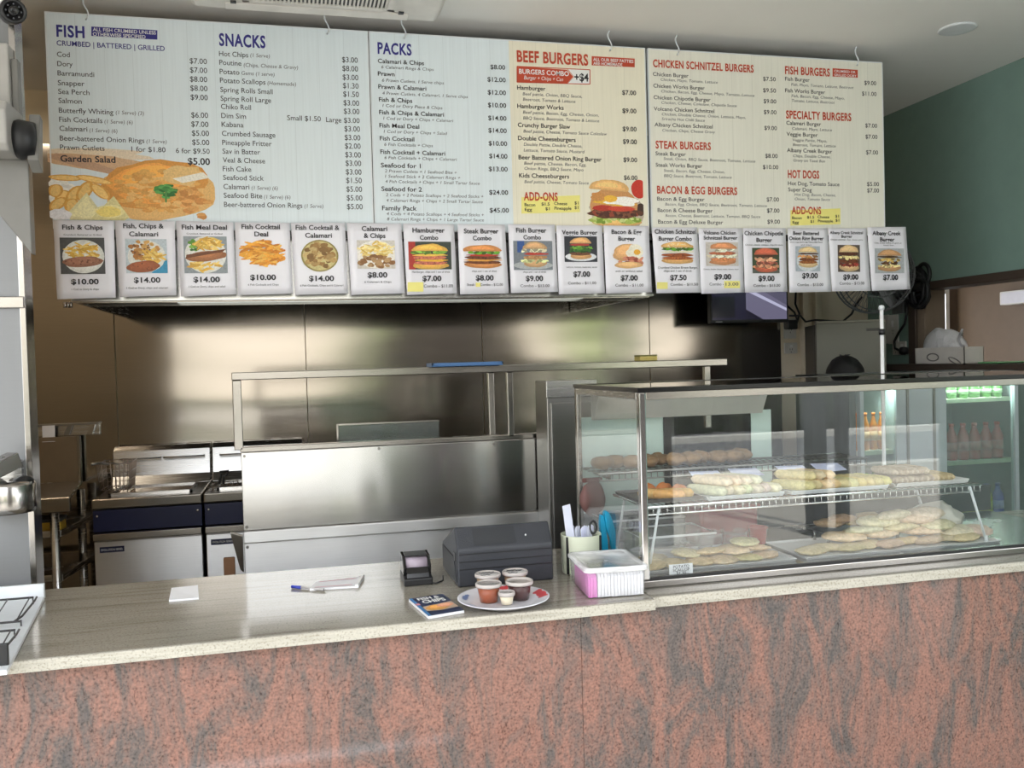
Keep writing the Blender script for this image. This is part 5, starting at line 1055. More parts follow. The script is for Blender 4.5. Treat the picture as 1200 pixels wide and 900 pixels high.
def saucecup(name, label, px, py, r, h, Mc, lid, clearband=.25, scrawl=False, z0=.0078):
    p = onZ(px, py, ZT+z0); x, y, z = p.x, p.y, ZT+z0
    t = thing(name, label, 'sauce cup', (x, y, z), None)
    MB().lathe([(0, .0015), (r*.72, .0015), (r*.95*.985, h*(1-clearband)), (0, h*(1-clearband))], (x, y, z), 30).build('sauce', Mc, t)
    MB().lathe([(0, 0), (r*.74, 0), (r*.75, .001), (r*.98, h-.004), (r*1.0, h)], (x, y, z), 30).build('cup_wall', CUPC, t)
    MB().lathe([(r*.97, h-.003), (r*1.08, h-.004), (r*1.10, h-.001), (r*1.10, h+.004), (r*1.04, h+.006), (r*.97, h+.005), (r*.95, h)], (x, y, z), 34).build('rim', mat('cup_rim', S(190, 182, 178), .3), t)
    if lid: MB().lathe([(0, h+.001), (r*.95, h+.001), (r*.95, h+.003), (0, h+.003)], (x, y, z), 30).build('lid', lid, t)
    if scrawl:
        mb = MB(); random.seed(int(px))
        for row, y0 in ((0, .012), (1, -.012)):
            pts = [(x-.022+.044*k/12, y+y0+random.uniform(-.006, .006), z+h+.0038) for k in range(13 if row == 0 else 8)]; mb.tube(pts, .0011, 5)
        mb.build('marker_scribble', INK, t)
    return t
CUPC = thin_glass('cup_plastic', (.96, .96, .96), 1.45, .03, .08)
LIDM = thin_glass('lid_plastic', (.92, .92, .92), 1.45, .12, .1); LIDW = mat('lid_frosted', S(200, 198, 198), .3)
saucecup('sauce_cup', 'tall lidded sauce cup with dark marker scribble at the back left of the plate', 572, 693, .033, .046, mat('pale_tan_sauce', S(206, 170, 140), .4), LIDW, scrawl=True)
saucecup('sauce_cup', 'tall lidded tan sauce cup with marker scribble at the back right of the plate', 604, 690, .033, .046, MATS['pale_tan_sauce'], LIDW, scrawl=True)
saucecup('sauce_cup', 'cup of reddish brown sauce at the front left of the plate', 573, 705, .032, .046, mat('brown_sauce', S(160, 78, 40), .3), LIDM, .12)
saucecup('sauce_cup', 'cup of dark maroon sauce at the front right of the plate', 609, 702, .034, .046, mat('dark_sauce', S(70, 28, 26), .3), None, .08)
saucecup('small_sauce_cup', 'tiny cup of cream coloured sauce at the front middle of the plate', 594, 708, .0205, .028, mat('cream_sauce', S(240, 228, 200), .4), LIDM, .12)
# takeaway box with napkins, from its four footprint corners
zl = ZT+.083
lid = [onZ(x, y, zl) for x, y in ((685.5, 668), (761, 663), (719, 643), (639, 650))]
A, B_, D_ = lid[0], lid[1], lid[3]
eu = (B_-A); lu = eu.length; eu.normalize(); ev = Vector((-eu.y, eu.x, 0)); lv = min((D_-A).length, .30)
if (D_-A).dot(ev) < 0: ev = -ev
ang = math.atan2(eu.y, eu.x)
T = thing('plastic_box', 'frosted plastic box with lid holding pink and white napkins on the counter edge', 'container', (A.x, A.y, ZT))
def bp(u, v, z): return Vector((A.x, A.y, 0))+eu*u+ev*v+Vector((0, 0, z))
def rrect(u0, v0, u1, v1, r, z, n=5):
    out = []
    for (cu, cv, a0) in ((u1-r, v0+r, -PI/2), (u1-r, v1-r, 0), (u0+r, v1-r, PI/2), (u0+r, v0+r, PI)):
        for k in range(n+1): a = a0+PI/2*k/n; out.append(bp(cu+r*math.cos(a), cv+r*math.sin(a), z))
    return out
def loft(rings, capb=True, capt=True):
    mb = MB(); k = len(rings[0]); vs = sum(rings, []); fs = []
    for i in range(len(rings)-1): fs += [(i*k+j, i*k+(j+1) % k, (i+1)*k+(j+1) % k, (i+1)*k+j) for j in range(k)]
    if capb: fs.append(tuple(range(k-1, -1, -1)))
    if capt: fs.append(tuple(range((len(rings)-1)*k, len(rings)*k)))
    mb.add(vs, fs, True); return mb
FROST = thin_glass('frosted_plastic', (.97, .97, .98), 1.4, .16, .25)
m_ = .008
loft([rrect(m_+.006, m_+.006, lu-m_-.006, lv-m_-.006, .02, ZT+.001), rrect(m_, m_, lu-m_, lv-m_, .02, ZT+.006), rrect(m_*.6, m_*.6, lu-m_*.6, lv-m_*.6, .02, zl-.006)], True, False).build('box_body', FROST, T)
lm = loft([rrect(.002, .002, lu-.002, lv-.002, .018, zl-.012), rrect(0, 0, lu, lv, .02, zl-.010), rrect(0, 0, lu, lv, .02, zl-.001), rrect(.004, .004, lu-.004, lv-.004, .018, zl+.002), rrect(.012, .012, lu-.012, lv-.012, .016, zl+.001), rrect(.016, .016, lu-.016, lv-.016, .015, zl-.002)], False, True)
lm.build('lid', thin_glass('lid_frosted_plastic', (.96, .95, .97), 1.4, .85, .25), T)
def packet(name, label, u0, u1, v0, v1, z0, z1, M, n, round_top):
    t = thing(name, label, 'napkins', bp((u0+u1)/2, (v0+v1)/2, z0)); mb = MB()
    for k in range(n):
        a, b = u0+(u1-u0)*k/n, u0+(u1-u0)*(k+.86)/n; j = random.uniform(-.002, .002)
        pts = [(v0+j, z0), (v0+j, z1-.012), (v0+.012+j, z1+random.uniform(-.001, .001)), (v1-.004, z1), (v1, z0)]
        vs = [bp(a, v, z) for v, z in pts]+[bp(b, v, z) for v, z in pts]; q = len(pts)
        mb.add(vs, [tuple(range(q-1, -1, -1)), tuple(range(q, 2*q))]+[(i, (i+1) % q, (i+1) % q+q, i+q) for i in range(q)], False)
    mb.build('folded_sheets', M, t); return t
random.seed(2)
packet('napkin_bundle', 'bundle of pink napkins at the left side inside the frosted box', .0125, .036, .014, lv-.045, ZT+.003, zl-.016, mat('pink_paper', S(236, 140, 214), .7), 5, True)
packet('napkin_bundle', 'bundle of white napkins filling the right side of the frosted box', .038, lu-.0125, .0125, lv-.03, ZT+.003, zl-.014, PAPER, 14, True)
# cream holder with paper slips, scissors; teal stapler
hp = onY(681, 640, 2.60); HR = .062
T = thing('stationery_holder', 'cream round stationery holder with black bands behind the napkin box', 'holder', (hp.x, 2.60, ZT))
zh = onY(681, 625, 2.60).z
CRM = mat('cream_plastic', S(218, 222, 200), .4)
MB().lathe([(0, 0), (HR*.94, 0), (HR*.96, .004), (HR, zh-ZT-.003), (HR, zh-ZT), (HR*.95, zh-ZT), (HR*.92, zh-ZT-.006), (HR*.9, .01), (0, .01)], (hp.x, 2.60, ZT), 40).build('pot', CRM, T)
for px in (667, 704.5):
    x = onY(px, 640, 2.55).x; dx = max(-.98, min(.98, (x-hp.x)/HR)); yy = 2.60-HR*math.sqrt(1-dx*dx)
    MB().bar((x, yy-.001, ZT+.004), (x, yy-.001, zh-.002), .007, .005, up=(0, 1, 0)).build('black_band', BLACK, T)
mb = MB(); x0 = onY(650, 600, 2.6).x
mb.add([bpt for bpt in (Vector((hp.x-.046, 2.585, zh-.05)), Vector((hp.x-.018, 2.59, zh-.05)), Vector((hp.x-.032, 2.60, zh+.092)), Vector((hp.x-.058, 2.595, zh+.088)))], [(0, 1, 2, 3)])
o = mb.build('paper_strip', mat('lilac_white_paper', S(226, 228, 246), .6), org=(hp.x-.04, 2.59, zh-.05)); md = o.modifiers.new('t', 'SOLIDIFY'); md.thickness = .0012; tag(o, 'tall white paper strip standing in the cream stationery holder', 'paper')
for k in range(12):
    x = hp.x-.034+.0062*k; mb = MB(); y = 2.57+.04*random.random(); hgt = random.uniform(.012, .022)
    mb.add([(x, y, zh-.05), (x+.012, y+.012, zh-.05), (x+.013, y+.016, zh+hgt), (x+.007, y+.006, zh+hgt+.004), (x+.001, y+.004, zh+hgt-.003)], [(0, 1, 2, 3, 4)])
    o = mb.build('paper_slip', MATS['lilac_white_paper'], org=(x, y, zh-.05)); md = o.modifiers.new('t', 'SOLIDIFY'); md.thickness = .0008; tag(o, 'short white paper slip bunched in the cream stationery holder', 'paper', 'paper slips in the holder')
T = thing('scissors', 'black handled scissors standing in the cream stationery holder', 'scissors', (hp.x+.045, 2.605, zh-.06))
x, y = hp.x+.040, 2.60
mb = MB(); mb.tube([(x+.011*math.cos(2*PI*k/16), y, zh+.016+.019*math.sin(2*PI*k/16)) for k in range(16)], .004, 8, closed=True); mb.build('handle', BLACK, T)
MB().bar((x, y, zh-.06), (x, y, zh), .008, .003).build('blade', CHROME, T)
TEAL = mat('teal_plastic', S(10, 148, 190), .35)
sx = onY(711, 640, 2.64).x; zb = onY(711, 645, 2.64).z; zt_ = onY(708, 598, 2.64).z
T = thing('stapler', 'bright teal stapler standing upright beside the cream stationery holder', 'stapler', (sx, 2.64, ZT))
mb = MB(); prof2 = [(sx+.018, ZT), (sx+.026, ZT), (sx+.027, zt_-.07), (sx+.018, zt_-.03), (sx+.006, zt_-.004), (sx-.003, zt_), (sx-.009, zt_-.008), (sx-.006, zt_-.05), (sx+.006, ZT+.09)]
mb.prism(prof2, 2.628, 2.652, 'y'); mb.build('upper_arm', TEAL, T, bevel=.004, seg=3)
MB().prism([(sx-.016, ZT), (sx+.002, ZT), (sx+.002, ZT+.08), (sx-.010, zt_-.015), (sx-.02, zt_-.012), (sx-.023, zt_-.04)], 2.630, 2.650, 'y').build('base_arm', TEAL, T, bevel=.003, seg=2)
MB().box(sx+.0, sx+.006, 2.632, 2.648, ZT+.02, zt_-.06).build('staple_channel', CHROME, T)
MB().cyl((sx+.004, 2.625, ZT+.012), (sx+.004, 2.655, ZT+.012), .007, 14).build('hinge_pin', CHROME, T)
# paper pads and pen
q = [onZ(x, y, ZT+.006) for x, y in ((198, 703), (233, 700), (232, 688), (201, 690))]
T = thing('note_pad', 'small pad of blank white paper on the counter at left', 'note pad', (*q[0].xy, ZT))
mb = MB(); mb.prism([(p.x, p.y) for p in q], ZT+.0003, ZT+.0055, 'z'); mb.build('sheets', PAPER, T)
mb = MB(); mid = sum(q, Vector())/4; vs = [q[0], q[1], q[2]+Vector((0, 0, .006)), q[3]+Vector((0, 0, .003))]
mb.add(vs+[mid], [(0, 1, 4), (1, 2, 4), (2, 3, 4), (3, 0, 4)]); mb.build('top_sheet', PAPER, T)
q = [onZ(x, y, ZT+.006) for x, y in ((363, 690), (420, 686.5), (427, 675), (371, 681))]
T = thing('docket_book', 'long white and pink docket book on the counter left of the printer', 'docket book', (*q[0].xy, ZT))
mb = MB(); mb.prism([(p.x, p.y) for p in q], ZT+.0003, ZT+.0055, 'z'); mb.build('pages', PAPER, T)
def qq(u, v, d): return q[0]*(1-u)*(1-v)+q[1]*u*(1-v)+q[2]*u*v+q[3]*(1-u)*v+Vector((0, 0, d))
mb = MB()
for v in (.12, .8): mb.add([qq(.08, v, .0008), qq(.85, v, .0008), qq(.85, v+.05, .0008), qq(.08, v+.05, .0008)], [(0, 1, 2, 3)])
mb.build('printed_lines', mat('pink_print', S(222, 170, 180), .6), T)
mb = MB(); mb.prism([(p.x, p.y) for p in (qq(.93, 0, 0), qq(1, 0, 0), qq(1, 1, 0), qq(.93, 1, 0))], ZT+.005, ZT+.011, 'z'); mb.build('binding', WHITE, T, bevel=.001)
a, b = onZ(342, 687.5, ZT+.005), onZ(382, 691, ZT+.005)
T = thing('pen', 'clear ballpoint pen with blue cap lying left of the docket book', 'pen', (a+b)/2)
d = (b-a); MB().tube([a+d*.28, b-d*.06], .0038, 10).build('barrel', mat('clear_barrel', S(190, 186, 186), .2), T)
MB().tube([a, a+d*.28], .0046, 10).build('cap', mat('blue_cap', S(44, 60, 170), .3), T)
MB().tube([b-d*.06, b], [.0034, .0006], 8).build('tip', CHROME, T)
# white tray with wire grids at the left edge
T = thing('drip_tray', 'white metal tray with wire grids at the left end of the counter', 'tray', (-.9, 2.55, ZT))
tr = [onZ(52, 696, ZT+.02), onZ(8, 781, ZT+.02)]
d = (tr[1]-tr[0]); 
mb = MB(); mb.prism([(tr[0].x, tr[0].y), (tr[1].x, tr[1].y), (tr[1].x-.6, tr[1].y), (tr[0].x-.5, tr[0].y)], ZT+.001, ZT+.012, 'z'); mb.build('sheet', WPAINT, T, bevel=.002)
b0 = onZ(52, 697, ZT+.012); zu = onY(52, 684, b0.y).z
MB().box(b0.x-.55, b0.x, b0.y-.002, b0.y+.012, ZT+.001, zu).build('upstand', WPAINT, T, bevel=.002)
def grid(v0, v1, zz):
    mb = MB(); P0 = tr[0]+d*v0; P1 = tr[0]+d*v1
    def g(u, v): p = tr[0]+d*v; return Vector((p.x-u, p.y, zz))
    for v in (v0, v1): mb.tube([g(.02, v), g(.5, v)], .003, 6)
    for k in range(9):
        u = .03+.055*k; mb.tube([g(u, v0+.01), g(u, (v0+v1)/2), g(u, v1-.02)], .002, 6)
    mb.tube([g(.012, v0), g(.012, v0+.06), g(.022, v1-.08), g(.034, v1)], .003, 6)
    for u in (.02, .25):
        for v in (v0+.02, v1-.02): mb.cyl(g(u, v), g(u, v)-Vector((0, 0, zz-ZT-.011)), .002, 6)
    mb.build('wire_grid', mat('dark_wire', S(70, 68, 70), .4), T)
grid(.10, .48, ZT+.028); grid(.60, .93, ZT+.028)
e = onZ(6, 779, ZT+.012); MB().box(e.x-.012, e.x+.008, e.y-.006, e.y+.004, ZT+.002, ZT+.06).build('corner_cap', BLACK, T, bevel=.002)
# ------------------------------------------------------------------ far left: wall unit, bracket arm
YL = 2.93
a, b = onY(-40, 132, YL), onY(23, 186, YL)
T = thing('wall_unit', 'white boxy wall unit with dark round end high at far left', 'wall unit', ((a.x+b.x)/2, YL, b.z))
GW = mat('shaded_white_plastic', S(164, 161, 157), .5)  # white plastic with its shade put into the colour as grey
zt0, zt1 = onY(18, 129, YL).z, b.z
MB().prism([(YL-.12, zt1+.02), (YL-.10, zt1), (YL+.06, zt1), (YL+.06, zt0), (YL-.10, zt0), (YL-.12, zt0-.03)], b.x-.5, b.x).build('housing', GW, T, bevel=.006)
zc = (zt0+zt1)/2-.02
MB().lathe([(0, 0), (.055, 0), (.058, .01), (.05, .05), (.0, .055)], (b.x, YL-.02, zc), 28, (1, 0, 0)).build('end_cap', BLACK, T)
MB().prism([(YL-.04, zt1-.01), (YL+.01, zt1-.04), (YL+.03, zt0-.02), (YL+.0, zt0-.01)], b.x+.03, b.x+.06).build('side_bracket', mat('grey_bracket', S(120, 118, 114), .4), T, bevel=.003)
z2 = onY(10, 245, YL).z
MB().prism([(b.x-.5, zt1), (b.x+.02, zt1), (b.x+.02, zt1-.28), (b.x-.16, zt1-.03), (b.x-.5, zt1-.02)], YL+.01, YL+.055, 'y').build('support_bracket', MATS['grey_bracket'], T, bevel=.003)
a, b = onY(-30, 50, YL), onY(12, 126, YL)
T = thing('white_conduit_box', 'tall white cover box below the ceiling at the top left edge', 'cover box', ((a.x+b.x)/2, YL, b.z))
MB().box(b.x-.4, b.x, YL, YL+.058, onY(12, 128, YL).z, onY(12, 50, YL).z).build('cover', GW, T, bevel=.005)
c = onY(20, 66, YL+.02)
MB().box(b.x, c.x, YL+.02, YL+.058, onY(12, 131, YL).z, onY(20, 66, YL).z).build('side_cover', MATS['grey_bracket'], T, bevel=.003)
p = onY(31, 258, 2.975)
o = MB().box(p.x-.008, p.x+.012, 2.965, 2.99, p.z-.03, p.z+.03).build('door_catch', BLACK, bevel=.003, org=(p.x, 2.975, p.z)); tag(o, 'small black catch on the edge of the steel wall at far left', 'catch')
YA = 2.90
T = thing('wall_bracket', 'folded stainless bracket with round drum on the steel wall at far left', 'bracket', (onY(5, 575, YA).x, YA, onY(5, 600, YA).z))
p0, p1 = onY(-12, 553, YA-.06), onY(18, 538, YA)
MB().bar(p0, p1, .05, .045).build('upper_arm', STEELB, T, bevel=.003)
mb = MB(); q = onY(14, 543, YA-.03); mb.ell(q, .006, .006, .006, 10, 6); q = onY(5, 537, YA-.03); mb.ell(q, .007, .007, .006, 10, 6); mb.build('bolts', DARKST, T)
p0, p1 = onY(-14, 566, YA-.08), onY(16, 586, YA)
MB().bar(p0, p1, .04, .05).build('lower_arm', STEEL, T, bevel=.003)
q = onY(8, 582, YA)
MB().lathe([(0, -.045), (.075, -.045), (.078, -.03), (.078, .035), (.072, .045), (0, .045)], (q.x, YA, q.z), 32).build('drum', STEELB, T)
q = onY(29, 573, YA)
MB().lathe([(0, -.02), (.036, -.02), (.04, 0), (.036, .012), (.0, .012)], q, 26, (1, -.5, 0)).build('rubber_cap', RUBBER, T)
MB().lathe([(0, .012), (.024, .012), (.02, .02), (0, .022)], q, 22, (1, -.5, 0)).build('cap_centre', CHROME, T)
MB().cyl(onY(14, 565, YA+.02), q, .016, 14).build('spindle', STEELB, T)
MB().box(onY(-20, 590, YA).x, onY(18, 560, YA).x, 2.965, 2.99, onY(0, 600, 2.97).z, onY(0, 540, 2.97).z).build('wall_plate', STEEL, T, bevel=.003)

# ------------------------------------------------------------------ television
YT = 4.55
tl, br = onY(836, 343, YT), onY(924, 375, YT)
x0, x1, z0 = tl.x-.02, br.x, br.z-.012; z1 = z0+(x1-x0)*.6
T = thing('wall_television', 'small black television hanging low behind the posters showing a purple picture', 'television', ((x0+x1)/2, YT, z0))
MB().box(x0, x1, YT, YT+.04, z0, z1).build('bezel', BLACK, T, bevel=.004)
def scrmat():
    M = bpy.data.materials.new('lit_screen'); M.use_nodes = True; N = M.node_tree.nodes; L = M.node_tree.links; b = N['Principled BSDF']
    tc = N.new('ShaderNodeTexCoord'); at = N.new('ShaderNodeAttribute'); at.attribute_name = 'Col'
    b.inputs['Base Color'].default_value = (.01, .01, .012, 1); b.inputs['Roughness'].default_value = .15
    L.new(at.outputs['Color'], b.inputs['Emission Color']); b.inputs['Emission Strength'].default_value = .26; MATS['screen'] = M; return M
P = Pic(Vector((x0+.01, YT-.0005, z0+.018)), EX*(x1-x0-.02), EZ*(z1-z0-.03)); random.seed(1)
P.rect(0, 0, 1, 1, (40, 38, 58)); P.poly([(.45, 0), (1, 0), (1, 1), (.45, 1)], (120, 116, 142)); P.poly([(.45, .62), (1, .18), (1, .24), (.45, .7)], (206, 206, 236)); P.poly([(.7, .6), (1, .3), (1, 1), (.75, 1)], (100, 97, 120)); P.poly([(.45, 0), (.68, 0), (.45, .22)], (36, 34, 50)); P.poly([(.0, .05), (.3, .05), (.3, .5), (0, .5)], (26, 26, 34))
P.build('screen', scrmat(), T)
MB().box((x0+x1)/2-.06, (x0+x1)/2+.06, YT+.04, YB, z0+.15, z0+.25).build('wall_arm', BLACK, T, bevel=.003)
mb = MB(); mb.box(x0+.03, x0+.07, YT-.001, YT, z0+.006, z0+.010); mb.build('maker_mark', mat('pale_mark', S(170, 170, 176), .4), T)

# ------------------------------------------------------------------ back right corner: conduits, outlets, cables
for px in (944, 959):
    a = onY(px, 400, YB-.02).x
    o = MB().box(a-.022, a+.022, YB-.035, YB+.01, 0, ZC).build('conduit', CREAM, org=(a, YB-.02, 0), bevel=.006)
    tag(o, 'cream vertical wall conduit in the back corner, %s of the pair' % ('left' if px < 950 else 'right'), 'conduit')
OUT = mat('outlet_plastic', S(206, 204, 198), .4)
def plate(name, label, c, w, h, axis, rockers=2, M=OUT):
    """switch or socket plate; axis 'y' faces the camera on the back wall, 'x' sits on the right wall"""
    t = thing(name, label, 'wall plate', c)
    B = lambda u0, u1, d0, d1, v0, v1: (c.x+u0, c.x+u1, c.y-d1, c.y-d0, c.z+v0, c.z+v1) if axis == 'y' else (c.x-d1, c.x-d0, c.y-u1, c.y-u0, c.z+v0, c.z+v1)
    MB().box(*B(-w/2, w/2, 0, .010, -h/2, h/2)).build('plate', M, t, bevel=.002)
    for k in range(rockers):
        u = -w/4+w/2*k/max(1, rockers-1) if rockers > 1 else 0
        MB().box(*B(u-.008, u+.008, .010, .014, h*.08, h*.3)).build('switch', WHITE, t, bevel=.001)
    mb = MB()
    for k in range(rockers):
        u = -w/4+w/2*k/max(1, rockers-1) if rockers > 1 else 0
        for du, dz in ((-.007, -.006), (.007, -.006), (0, -.022)): mb.box(*B(u+du-.0015, u+du+.0015, .010, .0105, dz-.006, dz+.004))
    mb.build('socket_slots', BLACK, t); return t
plate('power_outlet', 'upper wall outlet with black plug beside the end of the steel cladding', onY(925, 385, YB), .08, .12, 'y', 1)
plate('wall_switch', 'lower blank switch plate beside the end of the steel cladding', onY(926, 408, YB), .085, .065, 'y', 1)
p = onY(926, 380, YB-.03)
T = thing('power_plug', 'bulky black plug in the outlet under the television', 'plug', p)
MB().box(p.x-.035, p.x+.035, p.y-.03, p.y+.018, p.z-.03, p.z+.025).build('plug_body', BLACK, T, bevel=.008, seg=3)
MB().tube([p+Vector((.03, -.02, .0)), p+Vector((.05, -.02, .06)), p+Vector((.03, -.01, .12)), p+Vector((-.02, -.1, .18))], .006, 8).build('cord', RUBBER, T)
p = onX(1040, 384, XR)
for k, wch in enumerate(('left', 'right')):
    c = onX(1037+11*k, 386, XR); c.x = XR
    plate('switch_plate', 'tall white switch plate on the green wall, %s of the pair' % wch, c, .085, .17, 'x', 1)
c = onX(1055, 408, XR); c.x = XR
plate('double_outlet', 'white double outlet with black plug on the green wall behind the fan', c, .115, .078, 'x', 2)
T = thing('power_plug', 'black plug and hanging cord in the double outlet on the green wall', 'plug', c+Vector((-.03, 0, 0)))
q = onX(1058, 411, XR-.03)
MB().lathe([(0, -.03), (.02, -.03), (.024, -.01), (.022, .012), (.012, .02), (0, .02)], q, 18, (-1, 0, 0)).build('plug_body', BLACK, T)
MB().tube([onX(x, y, XR-.04) for x, y in ((1055, 411), (1049, 408), (1048, 400), (1053, 390), (1060, 380), (1063, 366), (1063, 352))], .007, 8).build('cord', RUBBER, T)
# coil of cable hung on the wall
q = onX(1080, 330, XR-.03)
T = thing('cable_coil', 'bundle of coiled black cable hanging on the green wall above the opening', 'cable', (XR, q.y, q.z))
mb = MB(); random.seed(9)
for k in range(6):
    c0 = onX(1078+random.uniform(-4, 4), 338+random.uniform(-8, 6), XR-.02-.012*k); ry_, rz_ = random.uniform(.05, .085), random.uniform(.05, .10)
    mb.tube([c0+Vector((random.uniform(-.006, .006), ry_*math.cos(2*PI*j/20), rz_*math.sin(2*PI*j/20))) for j in range(20)], .011, 8, closed=True)
mb.build('coils', RUBBER, T)
c0 = onX(1082, 322, XR-.05); MB().tube([c0+Vector((0, .05*math.cos(2*PI*j/20), .06*math.sin(2*PI*j/20))) for j in range(20)], .011, 8, closed=True).build('top_loop', RUBBER, T)
q = onX(1078, 336, XR-.05); MB().obox(q, (.05, .09, .05)).build('cable_tie', BLACK, T, bevel=.01)

# wall fan
fc = onY(1026, 322, 4.25); FRd = .205
T = thing('wall_fan', 'grey wall fan in a wire cage half hidden behind the last posters', 'fan', fc)
ax = Vector((-.30, -.95, -.12)).normalized(); u = ax.cross(Vector((0, 0, 1))).normalized(); v = u.cross(ax).normalized()
FG = mat('fan_grey', S(96, 98, 100), .4)
def on(r, t, d): return fc+(u*math.cos(t)+v*math.sin(t))*r+ax*d
mb = MB()
for k in range(48):
    t = 2*PI*k/48; mb.tube([on(.04, t+.25, .075), on(.12, t+.12, .07), on(.19, t+.04, .05), on(FRd, t, 0)], .0013, 4, cap=False)
    mb.tube([on(.05, t, -.08), on(.15, t, -.075), on(.21, t, -.05), on(FRd, t, 0)], .0013, 4, cap=False)
for r, d in ((FRd, 0), (.19, .05), (.12, .07), (.21, -.05)): mb.tube([on(r, 2*PI*j/40, d) for j in range(40)], .003 if r < FRd else .005, 6, closed=True)
mb.build('wire_cage', FG, T)
for k in range(3):
    mb = MB(); t0 = 2*PI*k/3; vs = []; 
    for i in range(7):
        r = .035+.165*i/6; sp = .35+.25*math.sin(PI*i/6)
        for e, dd in ((-1, -.018), (1, .018)): vs.append(on(r, t0+e*sp*.9*(.07/r if r > .07 else 1), dd))
    mb.smooth = True; mb.add(vs, [(2*i, 2*i+2, 2*i+3, 2*i+1) for i in range(6)]); o = mb.build('fan_blade', mat('fan_blade_grey', S(128, 130, 132), .4), T)
    md = o.modifiers.new('t', 'SOLIDIFY'); md.thickness = .003
MB().lathe([(0, .05), (.03, .045), (.04, .02), (.04, -.02), (0, -.02)], fc, 24, ax).build('hub', FG, T)
MB().lathe([(0, -.06), (.045, -.065), (.065, -.09), (.065, -.17), (.04, -.2), (0, -.2)], fc, 24, ax).build('motor', FG, T)
pm = fc-ax*.17; MB().tube([pm, pm+Vector((.1, .05, -.1)), Vector((XR-.02, pm.y+.1, pm.z-.12))], .02, 12).build('wall_arm', FG, T)
MB().box(XR-.02, XR, pm.y+.05, pm.y+.15, pm.z-.22, pm.z-.02).build('wall_mount', FG, T, bevel=.004)
# loose cables across the top of the grey fridge
T = thing('loose_cable', 'thin black cables looping from the television over the grey fridge', 'cable', onY(960, 375, 4.6))
mb = MB()
mb.tube([onY(x, y, YB-.04) for x, y in ((922, 358), (931, 366), (934, 374), (928, 384))], .006, 6)
mb.tube([onY(x, y, 4.45) for x, y in ((925, 370), (938, 370), (944, 377), (955, 375), (972, 376), (988, 376.5), (998, 368), (1003, 357), (1010, 348))], .006, 6)
mb.build('cords', RUBBER, T)

# grey upright fridge standing turned in the corner
def rbox(c, ang): 
    ca, sa = math.cos(ang), math.sin(ang); return lambda u, d, z: Vector((c.x+u*ca+d*sa, c.y-u*sa+d*ca, z))
fl, fr2 = onY(957, 420, 4.34), onY(1035, 420, 4.24)
ang = math.radians(24); c = Vector((fl.x, 4.34, 0)); wd = (fr2.x-fl.x)*1.05; zt2 = onY(1000, 378, 4.3).z
F = rbox(c, ang)
T = thing('upright_fridge', 'grey upright fridge with black left side in the back right corner', 'fridge', (c.x, c.y, 0))
def fbox(u0, u1, d0, d1, z0, z1, name, M, par=T, bev=.004):
    mb = MB(); vs = [F(u, d, z) for z in (z0, z1) for d in (d0, d1) for u in (u0, u1)]
    mb.add(vs, [(0, 2, 3, 1), (4, 5, 7, 6), (0, 1, 5, 4), (2, 6, 7, 3), (0, 4, 6, 2), (1, 3, 7, 5)], False); return mb.build(name, M, par, bevel=bev)
fbox(0, wd, .055, .42, .06, zt2-.005, 'cabinet_body', BLACK)
D = fbox(0, wd, 0, .05, .10, zt2, 'door', GREYM); fbox(wd-.10, wd-.02, -.003, 0, zt2-.05, zt2-.035, 'badge', mat('dark_badge', S(70, 68, 62), .4), D, 0)
fbox(.02, .04, -.03, 0, .9, 1.3, 'handle', DARKST, D)
fbox(-.001, wd, .002, .06, zt2, zt2+.012, 'top_cap', mat('pale_cap', S(150, 146, 132), .4))
for u_, d_ in ((.03, .08), (wd-.03, .08), (.03, .38), (wd-.03, .38)): fbox(u_-.02, u_+.02, d_-.02, d_+.02, 0, .06, 'foot', BLACK, T, 0)
# bright metal pole in front of it
pa, pb_ = onY(1033, 362, 3.15), onY(1037.5, 440, 3.15)
T = thing('metal_pole', 'shiny slim metal pole rising behind the display case in front of the grey fridge', 'pole', (pa.x, 3.15, 0))
MB().cyl((pa.x, 3.15, .02), (pa.x, 3.15, pa.z), .0075, 16).build('tube', mat('white_enamel', S(250, 250, 252), .15), T)
MB().lathe([(0, 0), (.011, 0), (.012, .01), (.009, .018), (0, .02)], (pa.x, 3.15, pa.z-.004), 16).build('end_cap', WPAINT, T)
q = onY(1034, 389, 3.15); MB().lathe([(.0076, -.012), (.0125, -.012), (.0125, .012), (.0076, .012)], (pa.x, 3.15, q.z), 16).build('clamp_ring', BLACK, T)
MB().lathe([(0, 0), (.12, 0), (.12, .012), (.03, .025), (0, .025)], (pa.x, 3.15, 0), 28).build('base', DARKST, T)

# ------------------------------------------------------------------ person standing behind the display case
def skin_mesh(name, joints, edges, sub=2):
    me = bpy.data.meshes.new(name); me.from_pydata([j[0] for j in joints], edges, []); ob = bpy.data.objects.new(name, me); COL.objects.link(ob)
    md = ob.modifiers.new('skin', 'SKIN'); md.use_smooth_shade = True
    for i, j in enumerate(joints): r = j[1]; me.skin_vertices[0].data[i].radius = r if isinstance(r, tuple) else (r, r)
    me.skin_vertices[0].data[0].use_root = True
    sb = ob.modifiers.new('sub', 'SUBSURF'); sb.levels = sb.render_levels = sub
    bpy.context.view_layer.update(); out = bpy.data.meshes.new_from_object(ob.evaluated_get(bpy.context.evaluated_depsgraph_get()))
    bpy.data.objects.remove(ob); return out
hp_ = onY(991, 419, 3.95)
PX, PY, HT = hp_.x, 3.95, hp_.z          # crown of the head
H = HT-.012
T = thing('person', 'person with short black hair and dark shirt standing behind the display case', 'person', (PX, PY, 0))
